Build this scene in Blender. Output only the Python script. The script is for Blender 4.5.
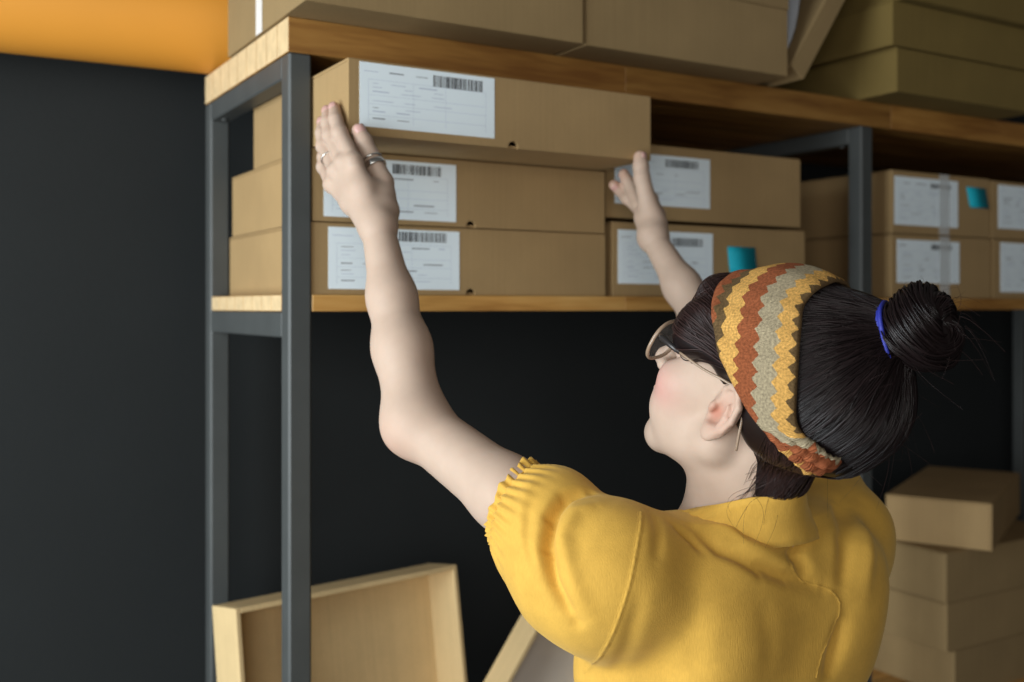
import bpy, bmesh, math, random
import numpy as np
from mathutils import Vector, Matrix, Euler

# ------------------------------------------------------------------ clear
for o in list(bpy.data.objects): bpy.data.objects.remove(o, do_unlink=True)
scene = bpy.context.scene
C = scene.collection
random.seed(7); np.random.seed(7)

# ------------------------------------------------------------------ camera, world, lights, exposure
YAW = math.radians(30.73)
cam_d = bpy.data.cameras.new('camera'); cam = bpy.data.objects.new('camera', cam_d); C.objects.link(cam)
cam.location = (0, 0, 1.6); cam.rotation_euler = (math.pi/2, 0, -YAW)
cam_d.sensor_width = 36; cam_d.lens = 36*1041.6/1024; cam_d.shift_y = -34.7/1024
cam_d.clip_start = .02
cam_d.dof.use_dof = True; cam_d.dof.focus_distance = 1.02; cam_d.dof.aperture_fstop = 4.0; cam_d.dof.aperture_blades = 9
scene.camera = cam

world = bpy.data.worlds.new('room_ambience'); scene.world = world; world.use_nodes = True
bg = world.node_tree.nodes['Background']; bg.inputs[0].default_value = (1, .96, .90, 1); bg.inputs[1].default_value = .09

def area(name, loc, target, sx, sy, power, col):
    l = bpy.data.lights.new(name, 'AREA'); l.shape = 'RECTANGLE'; l.size = sx; l.size_y = sy
    l.energy = power; l.color = col
    o = bpy.data.objects.new(name, l); C.objects.link(o); o.location = loc
    o.rotation_euler = (Vector(target)-Vector(loc)).to_track_quat('-Z', 'Y').to_euler()
    return o
area('window_light_left', (-1.35, .80, 1.55), (.7, 1.0, 1.5), 1.3, 1.7, 70, (.89, .97, 1))
area('window_light_behind', (-1.0, -1.35, 1.70), (.6, .9, 1.4), 1.4, 1.2, 27, (1, .965, .91))

vs = scene.view_settings
vs.view_transform = 'Standard'; vs.look = 'None'; vs.gamma = 1; vs.use_curve_mapping = False; vs.exposure = 0.0

# ------------------------------------------------------------------ helpers
def tag(o, label=None, cat=None, group=None, kind=None):
    if label: o['label'] = label
    if cat: o['category'] = cat
    if group: o['group'] = group
    if kind: o['kind'] = kind
    return o
def empty(name, loc=(0, 0, 0), rot=(0, 0, 0)):
    o = bpy.data.objects.new(name, None); C.objects.link(o); o.location = loc; o.rotation_euler = rot
    o.empty_display_size = .05
    return o
def link(name, me, mat=None, parent=None, smooth=False):
    if mat is not None and not me.materials: me.materials.append(mat)
    o = bpy.data.objects.new(name, me); C.objects.link(o)
    if parent: o.parent = parent
    if smooth:
        me.polygons.foreach_set('use_smooth', [True]*len(me.polygons))
    return o
def mesh_from(name, v, f):
    me = bpy.data.meshes.new(name); me.from_pydata([tuple(p) for p in v], [], [tuple(q) for q in f]); me.update(); return me
def bmobj(name, bm, mat, parent=None, smooth=False):
    me = bpy.data.meshes.new(name); bm.normal_update(); bm.to_mesh(me); bm.free()
    return link(name, me, mat, parent, smooth)
def bx(bm, x0, x1, y0, y1, z0, z1, bevel=0):
    r = bmesh.ops.create_cube(bm, size=1)
    vs_ = r['verts']
    for v in vs_:
        v.co = Vector((x0+(v.co.x+.5)*(x1-x0), y0+(v.co.y+.5)*(y1-y0), z0+(v.co.z+.5)*(z1-z0)))
    if bevel:
        es = list({e for v in vs_ for e in v.link_edges})
        bmesh.ops.bevel(bm, geom=es, offset=bevel, segments=1, affect='EDGES')
def prism(bm, poly, axis, a, b):
    """extrude a polygon given in the two other axes along axis from a to b"""
    def p(u, v, w):
        return {'x': (w, u, v), 'y': (u, w, v), 'z': (u, v, w)}[axis]
    A = [bm.verts.new(p(u, v, a)) for u, v in poly]; B = [bm.verts.new(p(u, v, b)) for u, v in poly]
    n = len(poly)
    fs = [bm.faces.new(A), bm.faces.new(B[::-1])]
    for i in range(n): fs.append(bm.faces.new((A[i], B[i], B[(i+1) % n], A[(i+1) % n])))
    bmesh.ops.recalc_face_normals(bm, faces=fs)
def tube(pts, rad, n=8, cap=True):
    """mesh of a tube along points; rad scalar or list"""
    P = [Vector(p) for p in pts]; m = len(P)
    if not hasattr(rad, '__len__'): rad = [rad]*m
    v = []; f = []
    up = Vector((0, 0, 1)); prev = None
    for i in range(m):
        t = (P[min(i+1, m-1)]-P[max(i-1, 0)]).normalized()
        if prev is None:
            a = t.orthogonal().normalized()
        else:
            a = (prev - t*prev.dot(t)).normalized()
        b = t.cross(a); prev = a
        for k in range(n):
            an = 2*math.pi*k/n
            v.append(P[i]+(a*math.cos(an)+b*math.sin(an))*rad[i])
    for i in range(m-1):
        for k in range(n):
            f.append((i*n+k, i*n+(k+1) % n, (i+1)*n+(k+1) % n, (i+1)*n+k))
    if cap:
        f.append(tuple(range(n))[::-1]); f.append(tuple((m-1)*n+k for k in range(n)))
    return v, f
def closed_tube(pts, ra, n=8, rb=None, ref=None):
    """closed ring tube; ra radius (along ref axis rb if given)"""
    P = [Vector(p) for p in pts]; m = len(P); v = []; f = []
    cen = sum(P, Vector())/m
    for i in range(m):
        t = (P[(i+1) % m]-P[i-1]).normalized()
        a = (P[i]-cen); a = (a-t*a.dot(t)).normalized() if ref is None else (Vector(ref)-t*Vector(ref).dot(t)).normalized()
        b = t.cross(a)
        for k in range(n):
            an = 2*math.pi*k/n
            v.append(P[i]+a*math.cos(an)*ra+b*math.sin(an)*(rb or ra))
    for i in range(m):
        j = (i+1) % m
        for k in range(n): f.append((i*n+k, i*n+(k+1) % n, j*n+(k+1) % n, j*n+k))
    return v, f

# ------------------------------------------------------------------ materials
def newmat(name):
    m = bpy.data.materials.new(name); m.use_nodes = True
    nt = m.node_tree; b = nt.nodes['Principled BSDF']
    return m, nt, b
def N(nt, t, **kw):
    n = nt.nodes.new(t)
    for k, v in kw.items():
        if k in n.inputs: n.inputs[k].default_value = v
        else: setattr(n, k, v)
    return n
def plain(name, col, rough=.6, metal=0, spec=.5, noise=0, nscale=30, bump=0, bscale=200):
    m, nt, b = newmat(name)
    b.inputs['Base Color'].default_value = (*col, 1); b.inputs['Roughness'].default_value = rough
    b.inputs['Metallic'].default_value = metal; b.inputs['Specular IOR Level'].default_value = spec
    tc = N(nt, 'ShaderNodeTexCoord')
    if noise:
        nz = N(nt, 'ShaderNodeTexNoise', Scale=nscale, Detail=5.0); nt.links.new(tc.outputs['Object'], nz.inputs['Vector'])
        r = N(nt, 'ShaderNodeMapRange'); nt.links.new(nz.outputs['Fac'], r.inputs['Value'])
        r.inputs['From Min'].default_value = .25; r.inputs['From Max'].default_value = .75
        r.inputs['To Min'].default_value = 1-noise; r.inputs['To Max'].default_value = 1+noise
        h = N(nt, 'ShaderNodeHueSaturation'); h.inputs['Color'].default_value = (*col, 1)
        nt.links.new(r.outputs['Result'], h.inputs['Value']); nt.links.new(h.outputs['Color'], b.inputs['Base Color'])
    if bump:
        nb = N(nt, 'ShaderNodeTexNoise', Scale=bscale, Detail=3.0); nt.links.new(tc.outputs['Object'], nb.inputs['Vector'])
        bp = N(nt, 'ShaderNodeBump', Strength=bump, Distance=.002)
        nt.links.new(nb.outputs['Fac'], bp.inputs['Height']); nt.links.new(bp.outputs['Normal'], b.inputs['Normal'])
    return m
def cardboard(name, col, flute='x'):
    m, nt, b = newmat(name); b.inputs['Roughness'].default_value = .82; b.inputs['Specular IOR Level'].default_value = .25
    tc = N(nt, 'ShaderNodeTexCoord')
    oi = N(nt, 'ShaderNodeObjectInfo')
    nz = N(nt, 'ShaderNodeTexNoise', Scale=9.0, Detail=6.0, Roughness=.6); nt.links.new(tc.outputs['Object'], nz.inputs['Vector'])
    fz = N(nt, 'ShaderNodeTexNoise', Scale=420.0, Detail=2.0); nt.links.new(tc.outputs['Object'], fz.inputs['Vector'])
    # faint vertical flute lines
    mp = N(nt, 'ShaderNodeMapping'); mp.inputs['Scale'].default_value = (190, 190, 3); nt.links.new(tc.outputs['Object'], mp.inputs['Vector'])
    st = N(nt, 'ShaderNodeTexNoise', Scale=1.0, Detail=1.0); nt.links.new(mp.outputs['Vector'], st.inputs['Vector'])
    a1 = N(nt, 'ShaderNodeMath', operation='MULTIPLY_ADD'); nt.links.new(nz.outputs['Fac'], a1.inputs[0]); a1.inputs[1].default_value = .35; a1.inputs[2].default_value = .66
    a2 = N(nt, 'ShaderNodeMath', operation='MULTIPLY_ADD'); nt.links.new(fz.outputs['Fac'], a2.inputs[0]); a2.inputs[1].default_value = .18; nt.links.new(a1.outputs[0], a2.inputs[2])
    a3 = N(nt, 'ShaderNodeMath', operation='MULTIPLY_ADD'); nt.links.new(st.outputs['Fac'], a3.inputs[0]); a3.inputs[1].default_value = .16; nt.links.new(a2.outputs[0], a3.inputs[2])
    a4 = N(nt, 'ShaderNodeMath', operation='MULTIPLY_ADD'); nt.links.new(oi.outputs['Random'], a4.inputs[0]); a4.inputs[1].default_value = .08; nt.links.new(a3.outputs[0], a4.inputs[2])
    h = N(nt, 'ShaderNodeHueSaturation'); h.inputs['Color'].default_value = (*col, 1); nt.links.new(a4.outputs[0], h.inputs['Value'])
    nt.links.new(h.outputs['Color'], b.inputs['Base Color'])
    bp = N(nt, 'ShaderNodeBump', Strength=.25, Distance=.0008); nt.links.new(st.outputs['Fac'], bp.inputs['Height']); nt.links.new(bp.outputs['Normal'], b.inputs['Normal'])
    return m
def wood(name, c1, c2, c3):
    m, nt, b = newmat(name); b.inputs['Roughness'].default_value = .5; b.inputs['Specular IOR Level'].default_value = .35
    tc = N(nt, 'ShaderNodeTexCoord'); oi = N(nt, 'ShaderNodeObjectInfo')
    ofs = N(nt, 'ShaderNodeVectorMath', operation='MULTIPLY_ADD')
    cb = N(nt, 'ShaderNodeCombineXYZ'); [nt.links.new(oi.outputs['Random'], cb.inputs[i]) for i in range(3)]
    nt.links.new(cb.outputs[0], ofs.inputs[0]); ofs.inputs[1].default_value = (31, 17, 23); nt.links.new(tc.outputs['Object'], ofs.inputs[2])
    mp = N(nt, 'ShaderNodeMapping'); mp.inputs['Scale'].default_value = (2.2, 26, 26); nt.links.new(ofs.outputs[0], mp.inputs['Vector'])
    nz = N(nt, 'ShaderNodeTexNoise', Scale=1.0, Detail=4.0, Distortion=.7); nt.links.new(mp.outputs[0], nz.inputs['Vector'])
    wv = N(nt, 'ShaderNodeTexNoise', Scale=6.0, Detail=3.0, Distortion=.3); nt.links.new(mp.outputs[0], wv.inputs['Vector'])
    mx = N(nt, 'ShaderNodeMath', operation='MULTIPLY_ADD'); nt.links.new(wv.outputs['Fac'], mx.inputs[0]); mx.inputs[1].default_value = .35; nt.links.new(nz.outputs['Fac'], mx.inputs[2])
    rp = N(nt, 'ShaderNodeValToRGB'); nt.links.new(mx.outputs[0], rp.inputs[0])
    e = rp.color_ramp.elements; e[0].position = .42; e[0].color = (*c1, 1); e[1].position = .85; e[1].color = (*c3, 1)
    k = e.new(.66); k.color = (*c2, 1)
    v = N(nt, 'ShaderNodeMath', operation='MULTIPLY_ADD'); nt.links.new(oi.outputs['Random'], v.inputs[0]); v.inputs[1].default_value = .4; v.inputs[2].default_value = .8
    h = N(nt, 'ShaderNodeHueSaturation'); nt.links.new(rp.outputs[0], h.inputs['Color']); nt.links.new(v.outputs[0], h.inputs['Value'])
    nt.links.new(h.outputs[0], b.inputs['Base Color'])
    bp = N(nt, 'ShaderNodeBump', Strength=.12, Distance=.001); nt.links.new(mx.outputs[0], bp.inputs['Height']); nt.links.new(bp.outputs['Normal'], b.inputs['Normal'])
    return m

M = {}
M['card'] = cardboard('brown_cardboard', (.35, .232, .108))
M['card_pale'] = cardboard('pale_cardboard', (.62, .455, .235))
M['card_olive'] = cardboard('olive_cardboard', (.185, .128, .038))
M['card_shaded'] = cardboard('shaded_brown_cardboard', (.275, .188, .088))  # same brown cardboard, weaker light on top and low-right boxes painted into its colour
M['white_board'] = plain('white_coated_board', (.72, .68, .64), .6, noise=.04)
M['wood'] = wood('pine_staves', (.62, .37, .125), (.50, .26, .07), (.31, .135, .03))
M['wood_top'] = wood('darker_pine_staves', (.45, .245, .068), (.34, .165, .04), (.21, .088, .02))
M['end'] = plain('pine_end_grain', (.64, .47, .26), .75, noise=.14, nscale=60, bump=.2, bscale=300)
M['steel'] = plain('grey_powder_coated_steel', (.066, .071, .070), .46, 0, .32, noise=.1, nscale=14, bump=.05, bscale=500)
M['wall'] = plain('charcoal_wall_paint', (.0135, .0158, .0165), .8, 0, .3, noise=.12, nscale=3, bump=.15, bscale=90)
M['floor'] = plain('grey_concrete', (.12, .115, .11), .7, noise=.2, nscale=5, bump=.1)
M['paper'] = plain('white_label_paper', (.84, .94, 1.0), .6, noise=.02, nscale=12)
M['ink'] = plain('grey_printed_ink', (.26, .28, .31), .7)
M['faint'] = plain('faint_blue_print', (.55, .62, .74), .7)
M['black_ink'] = plain('dark_barcode_ink', (.07, .075, .085), .7)
M['note'] = plain('cyan_sticky_paper', (.0, .36, .47), .7, noise=.03)
M['strap'] = plain('white_plastic_strap', (.75, .74, .72), .4)
M['roll'] = plain('orange_paper_roll', (.72, .30, .035), .55, noise=.05, nscale=4, bump=.03, bscale=20)
M['bag'] = plain('grey_plastic_mailer', (.42, .45, .5), .35, noise=.1)
def tape_mat():
    m, nt, b = newmat('clear_packing_tape'); b.inputs['Base Color'].default_value = (.8, .82, .82, 1)
    b.inputs['Roughness'].default_value = .15; b.inputs['Alpha'].default_value = .38
    return m
M['tape'] = tape_mat()

# ------------------------------------------------------------------ the setting
def slab(name, x0, x1, y0, y1, z0, z1, mat):
    bm = bmesh.new(); bx(bm, x0, x1, y0, y1, z0, z1); o = bmobj(name, bm, mat); o['kind'] = 'structure'; return o
slab('wall_right', 5.0, 5.1, -3.0, 2.0, 0, 3.0, M['wall'])
slab('wall_back', -2.6, 5.0, 1.90, 2.0, 0, 3.0, M['wall'])
slab('floor', -2.6, 5.0, -3.0, 2.0, -.1, 0, M['floor'])

# ------------------------------------------------------------------ shelf frame
XL, YF, YB = .4586, 1.36, 1.795
PW = .0325
UPR = [.4586, 1.579, 2.70]
ZT0, ZT1 = 1.9436, 1.991          # top board
ZM0, ZM1 = 1.593, 1.616           # middle board
ZL0, ZL1 = .768, .795             # lower board
fr = empty('steel_rack', (XL, YF, 0)); tag(fr, 'dark grey welded steel rack holding up the pine boards', 'rack')
def fpart(name, *b, bevel=.002):
    bm = bmesh.new(); x0, x1, y0, y1, z0, z1 = b
    bx(bm, x0-XL, x1-XL, y0-YF, y1-YF, z0, z1, bevel); return bmobj(name, bm, M['steel'], fr)
for x in UPR:
    fpart('post', x, x+PW, YF, YF+PW, 0, ZT0, bevel=.003)
    fpart('post', x, x+PW, YB-PW, YB, 0, ZT0, bevel=.003)
    for z1, h in ((ZT0, .032), (ZM0, .036), (ZL0, .036)):
        fpart('rail', x+.0006, x+PW-.0006, YF+PW, YB-PW, z1-h, z1-.0004)
    for yy in (YF+PW+.028, YB-PW-.028):
        bm = bmesh.new(); bmesh.ops.create_uvsphere(bm, u_segments=10, v_segments=6, radius=.0055)
        for v in bm.verts: v.co = Vector((v.co.x+x+PW/2-XL, v.co.y+yy-YF, v.co.z*.6+ZT0-.0325))
        bmobj('bolt', bm, M['steel'], fr, True)

# boards glued up from staves, each stave its own piece
def board(label, x0, x1, z0, z1, notch, seed, name='shelf_board'):
    rng = random.Random(seed)
    b = empty(name, (x0, YF, z0)); tag(b, label, 'shelf board')
    rows = [YF, YF+PW+.003]; n = 8; w = (YB-PW-.003-rows[1])/n
    for i in range(1, n+1): rows.append(rows[1]+i*w)
    rows.append(YB)
    if not notch: rows = [YF+i*(YB-YF)/9 for i in range(10)]
    for i in range(len(rows)-1):
        edge = notch and i in (0, len(rows)-2)
        spans = []
        if edge:
            xs = [u for u in UPR]
            for a in range(len(xs)): 
                s = xs[a]+PW+.001; e = xs[a+1]-.001 if a+1 < len(xs) else x1
                if e > s: spans.append((s, e))
        else: spans = [(x0, x1)]
        for s, e in spans:
            cuts = [s]; p = s+rng.uniform(.25, .7)
            if not edge and notch is False and i == 0: p = s+.565
            while p < e-.15: cuts.append(p); p += rng.uniform(.45, .8)
            cuts.append(e)
            for a, c in zip(cuts[:-1], cuts[1:]):
                bm = bmesh.new(); bx(bm, a-x0, c-x0, rows[i]-YF+.0002, rows[i+1]-YF-.0002, 0, z1-z0, .0008)
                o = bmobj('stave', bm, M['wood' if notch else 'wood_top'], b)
                o.data.materials.append(M['end'])
                for pl in o.data.polygons:
                    if abs(pl.normal.x) > .9: pl.material_index = 1
    return b
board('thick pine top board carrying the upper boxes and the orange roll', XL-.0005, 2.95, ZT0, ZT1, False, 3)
board('thinner pine middle board under the labelled boxes', XL+.0015, 2.95, ZM0, ZM1, True, 5)
board('low pine board under the leaning trays and the box pile', XL+.0015, 2.95, ZL0, ZL1, True, 8)

# ------------------------------------------------------------------ cartons
def quad_strip_mesh(name, rects, y, mat, parent):
    """flat printed marks: rects (x0,x1,z0,z1) in the plane y"""
    v = []; f = []
    for x0, x1, z0, z1 in rects:
        k = len(v); v += [(x0, y, z0), (x1, y, z0), (x1, y, z1), (x0, y, z1)]; f.append((k, k+1, k+2, k+3))
    o = link(name, mesh_from(name, v, f), mat, parent); o['kind'] = 'stuff'; return o
def label_part(root, r, bc, seed, y, tilt=0.0):
    """white address label on the front of a carton; r and bc are local x0,x1,z0,z1"""
    rng = random.Random(seed)
    x0, x1, z0, z1 = r
    bm = bmesh.new(); bx(bm, x0, x1, y-.0006, y-.0001, z0, z1)
    lab = bmobj('label', bm, M['paper'], root); lab['label'] = 'white printed address label'
    bars = []; x = bc[0]
    while x < bc[1]:
        w = rng.choice((.0008, .0012, .0018, .0028)); bars.append((x, min(x+w, bc[1]), bc[2], bc[3])); x += w+rng.choice((.0007, .0011, .0018))
    quad_strip_mesh('barcode', bars, y-.0008, M['black_ink'], lab)
    W, Hh = x1-x0, z1-z0
    tx = []; fn = []
    for i, fz in enumerate((.86, .68, .62, .55, .41, .30, .24, .13)):
        xx = x0+W*(.09 if i else .03)
        for k in range(rng.randint(2, 4)):
            L = W*rng.uniform(.04, .17)
            if xx+L > x1-W*.08: break
            if not (xx+L > bc[0]-.006 and z0+Hh*fz > bc[2]-.005):
                (tx if rng.random() < .35 else fn).append((xx, xx+L, z0+Hh*fz, z0+Hh*fz+(.0016 if rng.random() < .3 else .0009)))
            xx += L+W*rng.uniform(.06, .2)
    quad_strip_mesh('printed_text', tx, y-.0008, M['ink'], lab)
    # ruled form lines
    for fz in (.74, .5, .36, .19): fn.append((x0+W*.06, x1-W*.07, z0+Hh*fz, z0+Hh*fz+.0004))
    for fx in (.06, .38, .62, .93): fn.append((x0+W*fx, x0+W*fx+.0004, z0+Hh*.08, z0+Hh*.74))
    quad_strip_mesh('form_lines', fn, y-.0007, M['faint'], lab)
    return lab
def carton(label, x0, x1, y0, y1, z0, z1, mat='card', notch=None, lab=None, bar=None, group=None, seed=1, rot=0.0, slots=True, name='cardboard_box'):
    """mailer carton: bottom and walls, a front panel (with thumb notch), a lid"""
    t = .004; W, D, Hh = x1-x0, y1-y0, z1-z0
    root = empty(name, (x0, y0, z0), (0, 0, rot)); tag(root, label, 'box', group)
    m = M[mat]
    bm = bmesh.new()
    bx(bm, 0, t, t+.0004, D, .0, Hh-t-.0006, .0008); bx(bm, W-t, W, t+.0004, D, 0, Hh-t-.0006, .0008)
    bx(bm, t, W-t, D-t, D, 0, Hh-t-.0006); bx(bm, t, W-t, t+.0004, D-t, 0, t)
    bmobj('body', bm, m, root)
    bm = bmesh.new()
    poly = [(.0006, 0)]
    if notch:
        c = notch-x0; r = .0085
        poly += [(c+r*math.cos(math.pi-a*math.pi/10), .0009+r*1.05*math.sin(a*math.pi/10)) for a in range(11)]
        poly[1] = (c-r, 0); poly[-1] = (c+r, 0)
    poly += [(W-.0006, 0), (W-.0006, Hh-t*.55), (.0006, Hh-t*.55)]
    prism(bm, poly, 'y', 0, t)
    bmobj('front_panel', bm, m, root)
    bm = bmesh.new(); bx(bm, -.0004, W+.0004, .0012, D+.0004, Hh-t-.0003, Hh-.0003, .0012)
    bmobj('lid', bm, m, root)
    if lab:
        label_part(root, (lab[0]-x0, lab[1]-x0, lab[2]-z0, lab[3]-z0), (bar[0]-x0, bar[1]-x0, bar[2]-z0, bar[3]-z0), seed, 0)
    return root
def note_part(root, X0, X1, Z0, Z1, skew=0.0):
    """square sticky note curling off the front"""
    v = []; f = []; n = 5; x0, y0, z0 = root.location
    for j in range(n):
        for i in range(2):
            s = j/(n-1); z = Z1+(Z0-Z1)*s
            v.append(((X0 if i == 0 else X1)-x0+skew*s, -.001-.002*s**2.2, z-z0))
    for j in range(n-1): f.append((2*j, 2*j+1, 2*j+3, 2*j+2))
    o = link('sticky_note', mesh_from('sticky_note', v, f), M['note'], root, True); o['label'] = 'cyan square sticky note'
    s = o.modifiers.new('thickness', 'SOLIDIFY'); s.thickness = .0003
    return o
def tape_part(root, X0, X1, Z0, Z1):
    x0, y0, z0 = root.location
    bm = bmesh.new(); bx(bm, X0-x0, X1-x0, -.0014, -.0011, Z0-z0, Z1-z0)
    o = bmobj('tape', bm, M['tape'], root); o['label'] = 'strip of clear packing tape'

G1 = 'boxes on the middle shelf'
carton('labelled brown box at the bottom of the left stack, its front behind the raised forearm', .491, .986, 1.364, 1.762, 1.6165, 1.7165, notch=.739, lab=(.516, .72, 1.624, 1.710), bar=(.622, .699, 1.693, 1.707), group=G1, seed=11)
carton('labelled brown box between the held box and the bottom box of the left stack', .4925, .984, 1.363, 1.752, 1.7172, 1.8172, notch=.739, lab=(.509, .714, 1.724, 1.808), bar=(.612, .690, 1.789, 1.803), group=G1, seed=12)
carton('brown box with large white label being held in both hands', .494, .976, 1.235, 1.636, 1.8180, 1.9150, notch=.736, lab=(.509, .706, 1.829, 1.911), bar=(.613, .687, 1.890, 1.905), group=G1, seed=13)
b1 = carton('brown box with cyan sticky note partly hidden by the headband, lower of its pair', 1.002, 1.436, 1.366, 1.76, 1.6165, 1.738, lab=(1.012, 1.214, 1.637, 1.725), bar=(1.124, 1.192, 1.701, 1.715), group=G1, seed=14)
note_part(b1, 1.247, 1.312, 1.659, 1.704, .004)
carton('labelled brown box behind the far hand, upper of its pair', .992, 1.431, 1.372, 1.765, 1.7445, 1.870, lab=(1.01, 1.213, 1.768, 1.853), bar=(1.115, 1.187, 1.834, 1.847), group=G1, seed=15)
c1 = carton('taped brown box with white label right of the second post, lower one', 1.672, 1.979, 1.365, 1.76, 1.6165, 1.742, lab=(1.686, 1.876, 1.646, 1.731), bar=(1.788, 1.852, 1.713, 1.724), group=G1, seed=16)
tape_part(c1, 1.813, 1.844, 1.618, 1.741)
c2 = carton('taped brown box with cyan sticky note right of the second post, upper one', 1.675, 1.978, 1.366, 1.76, 1.7435, 1.867, lab=(1.680, 1.873, 1.760, 1.855), bar=(1.788, 1.850, 1.836, 1.846), group=G1, seed=17)
tape_part(c2, 1.813, 1.844, 1.745, 1.866); note_part(c2, 1.899, 1.962, 1.804, 1.846, .010)
carton('labelled brown box at the right picture edge on the middle shelf, lower one', 1.987, 2.43, 1.365, 1.76, 1.6165, 1.742, lab=(2.012, 2.21, 1.63, 1.735), bar=(2.12, 2.19, 1.715, 1.727), group=G1, seed=18)
carton('labelled brown box at the right picture edge on the middle shelf, upper one', 1.985, 2.43, 1.366, 1.76, 1.7435, 1.865, lab=(2.006, 2.20, 1.765, 1.857), bar=(2.12, 2.19, 1.838, 1.850), group=G1, seed=19)

G2 = 'boxes on the top board'
t1 = carton('brown box with white strap overhanging the left end of the top board', .453, .884, 1.28, 1.636, 1.9915, 2.125, 'card_shaded', group=G2)
bm = bmesh.new()
for b_ in ((-.0012, -.0004, .178, .206, .0, .1335), (-.0012, .433, .178, .206, .1345, .1355), (.4315, .4325, .178, .206, 0, .1345)): bx(bm, *b_)
o = bmobj('strap', bm, M['strap'], t1); o['label'] = 'white plastic strap'
carton('wide brown box overhanging the middle of the top board', .892, 1.309, 1.284, 1.62, 1.9915, 2.105, 'card_shaded', group=G2)
carton('brown box lying on the wide box on the top board', .90, 1.315, 1.287, 1.62, 2.1055, 2.215, 'card_shaded', group=G2)
carton('lowest olive brown box of the pile on the right part of the top board', 1.572, 1.99, 1.272, 1.66, 1.9915, 2.073, 'card_olive', group=G2)
carton('second olive brown box of the pile on the right part of the top board', 1.555, 1.98, 1.268, 1.65, 2.0738, 2.156, 'card_olive', group=G2)
carton('third olive brown box of the pile, cut by the top picture edge', 1.57, 1.985, 1.25, 1.65, 2.1568, 2.239, 'card_olive', group=G2)
# thin carton leaning against the pile
ln = carton('thin brown box leaning over against the olive pile on the top board', 0, .036, 0, .30, 0, .34, 'card_shaded', group=G2)
ln.location = (1.322, 1.288, 1.9925+.0); ln.rotation_euler = (0, math.radians(34), 0)
ln.location.z = 1.9925 + .036*math.sin(math.radians(34))

# grey plastic mailer pushed between the box and the leaning one
v = []; f = []; n = 9
for i in range(n):
    for j in range(7):
        s, q = i/(n-1), j/6
        bul = .010*math.sin(math.pi*s)*math.sin(math.pi*q)
        v.append((-bul*.8+.004*math.sin(7*s+3*q), .22*q, .17*s))
for k in range(n*7):
    p = v[k]; s, q = (k//7)/(n-1), (k % 7)/6
    v.append((p[0]+.003+.018*math.sin(math.pi*s)*math.sin(math.pi*q), p[1], p[2]))
for i in range(n-1):
    for j in range(6):
        a = i*7+j; f.append((a, a+1, a+8, a+7)); b_ = a+n*7; f.append((b_, b_+7, b_+8, b_+1))
rim = [i for i in range(7)]+[i*7+6 for i in range(1, n)]+[(n-1)*7+j for j in range(5, -1, -1)]+[i*7 for i in range(n-2, 0, -1)]
for a, c_ in zip(rim, rim[1:]+rim[:1]): f.append((c_, a, a+n*7, c_+n*7))
mb = link('mailer_bag', mesh_from('mailer_bag', v, f), M['bag'], None, True)
tag(mb, 'grey plastic mailer bag wedged beside the leaning thin box', 'mailer bag'); mb.location = (1.333, 1.31, 2.048); mb.rotation_euler = (0, math.radians(20), 0)

# orange roll along the back of the top board
rr = empty('paper_roll', (.45, 1.762, ZT1+.0905), (0, 0, math.radians(-2.5))); tag(rr, 'big orange paper roll sticking out past the left end of the top board', 'paper roll')
bm = bmesh.new(); segs = 64; prof = []
for i in range(13): prof.append((-.95+i*.1125, .09))
rings = []
for x, r in prof: rings.append([bm.verts.new((x, (r)*math.cos(2*math.pi*k/segs), r*math.sin(2*math.pi*k/segs))) for k in range(segs)])
for a, c_ in zip(rings[:-1], rings[1:]):
    for k in range(segs): bm.faces.new((a[k], c_[k], c_[(k+1) % segs], a[(k+1) % segs]))
inner = [[bm.verts.new((x, .025*math.cos(2*math.pi*k/segs), .025*math.sin(2*math.pi*k/segs))) for k in range(segs)] for x in (-.95, .4)]
for k in range(segs):
    k2 = (k+1) % segs
    bm.faces.new((rings[0][k], rings[0][k2], inner[0][k2], inner[0][k])); bm.faces.new((rings[-1][k2], rings[-1][k], inner[1][k], inner[1][k2]))
    bm.faces.new((inner[0][k], inner[0][k2], inner[1][k2], inner[1][k]))
bmesh.ops.recalc_face_normals(bm, faces=bm.faces)
bmobj('rolled_paper', bm, M['roll'], rr, True)
bm = bmesh.new()
for k in range(24):
    pass
v = []; f = []
for x in (-.953, .403):
    for r in (.0248, .021): v += [(x, r*math.cos(2*math.pi*k/24), r*math.sin(2*math.pi*k/24)) for k in range(24)]
for k in range(24):
    k2 = (k+1) % 24
    f += [(k, k2, 48+k2, 48+k), (24+k2, 24+k, 72+k, 72+k2), (k2, k, 24+k, 24+k2), (48+k, 48+k2, 72+k2, 72+k)]
bm.free(); link('core_tube', mesh_from('core_tube', v, f), M['card'], rr)

# open shallow trays leaning on the lower board
def tray(label, W, Hh, D, matrix, inner='card_pale'):
    """opening faces local -y, W along x, Hh along z, depth D along +y"""
    t = .005
    root = empty('cardboard_tray', (0, 0, 0)); root.matrix_world = matrix; tag(root, label, 'box')
    def p(name, m, *b):
        bm = bmesh.new(); bx(bm, *b, .001); return bmobj(name, bm, M[m], root)
    p('base', inner, t, W-t, D-t, D, t, Hh-t)
    p('wall', 'card_pale', 0, t*1.6, 0, D, 0, Hh); p('wall', 'card_pale', W-t*1.6, W, 0, D, 0, Hh)
    p('wall', 'card_pale', t*1.6, W-t*1.6, 0, D, Hh-t*1.6, Hh); p('wall', 'card_pale', t*1.6, W-t*1.6, 0, D, 0, t*1.6)
    return root
RX = Matrix.Rotation
zr = ZL1+.002
tl = math.radians(9); H1 = .335
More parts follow.
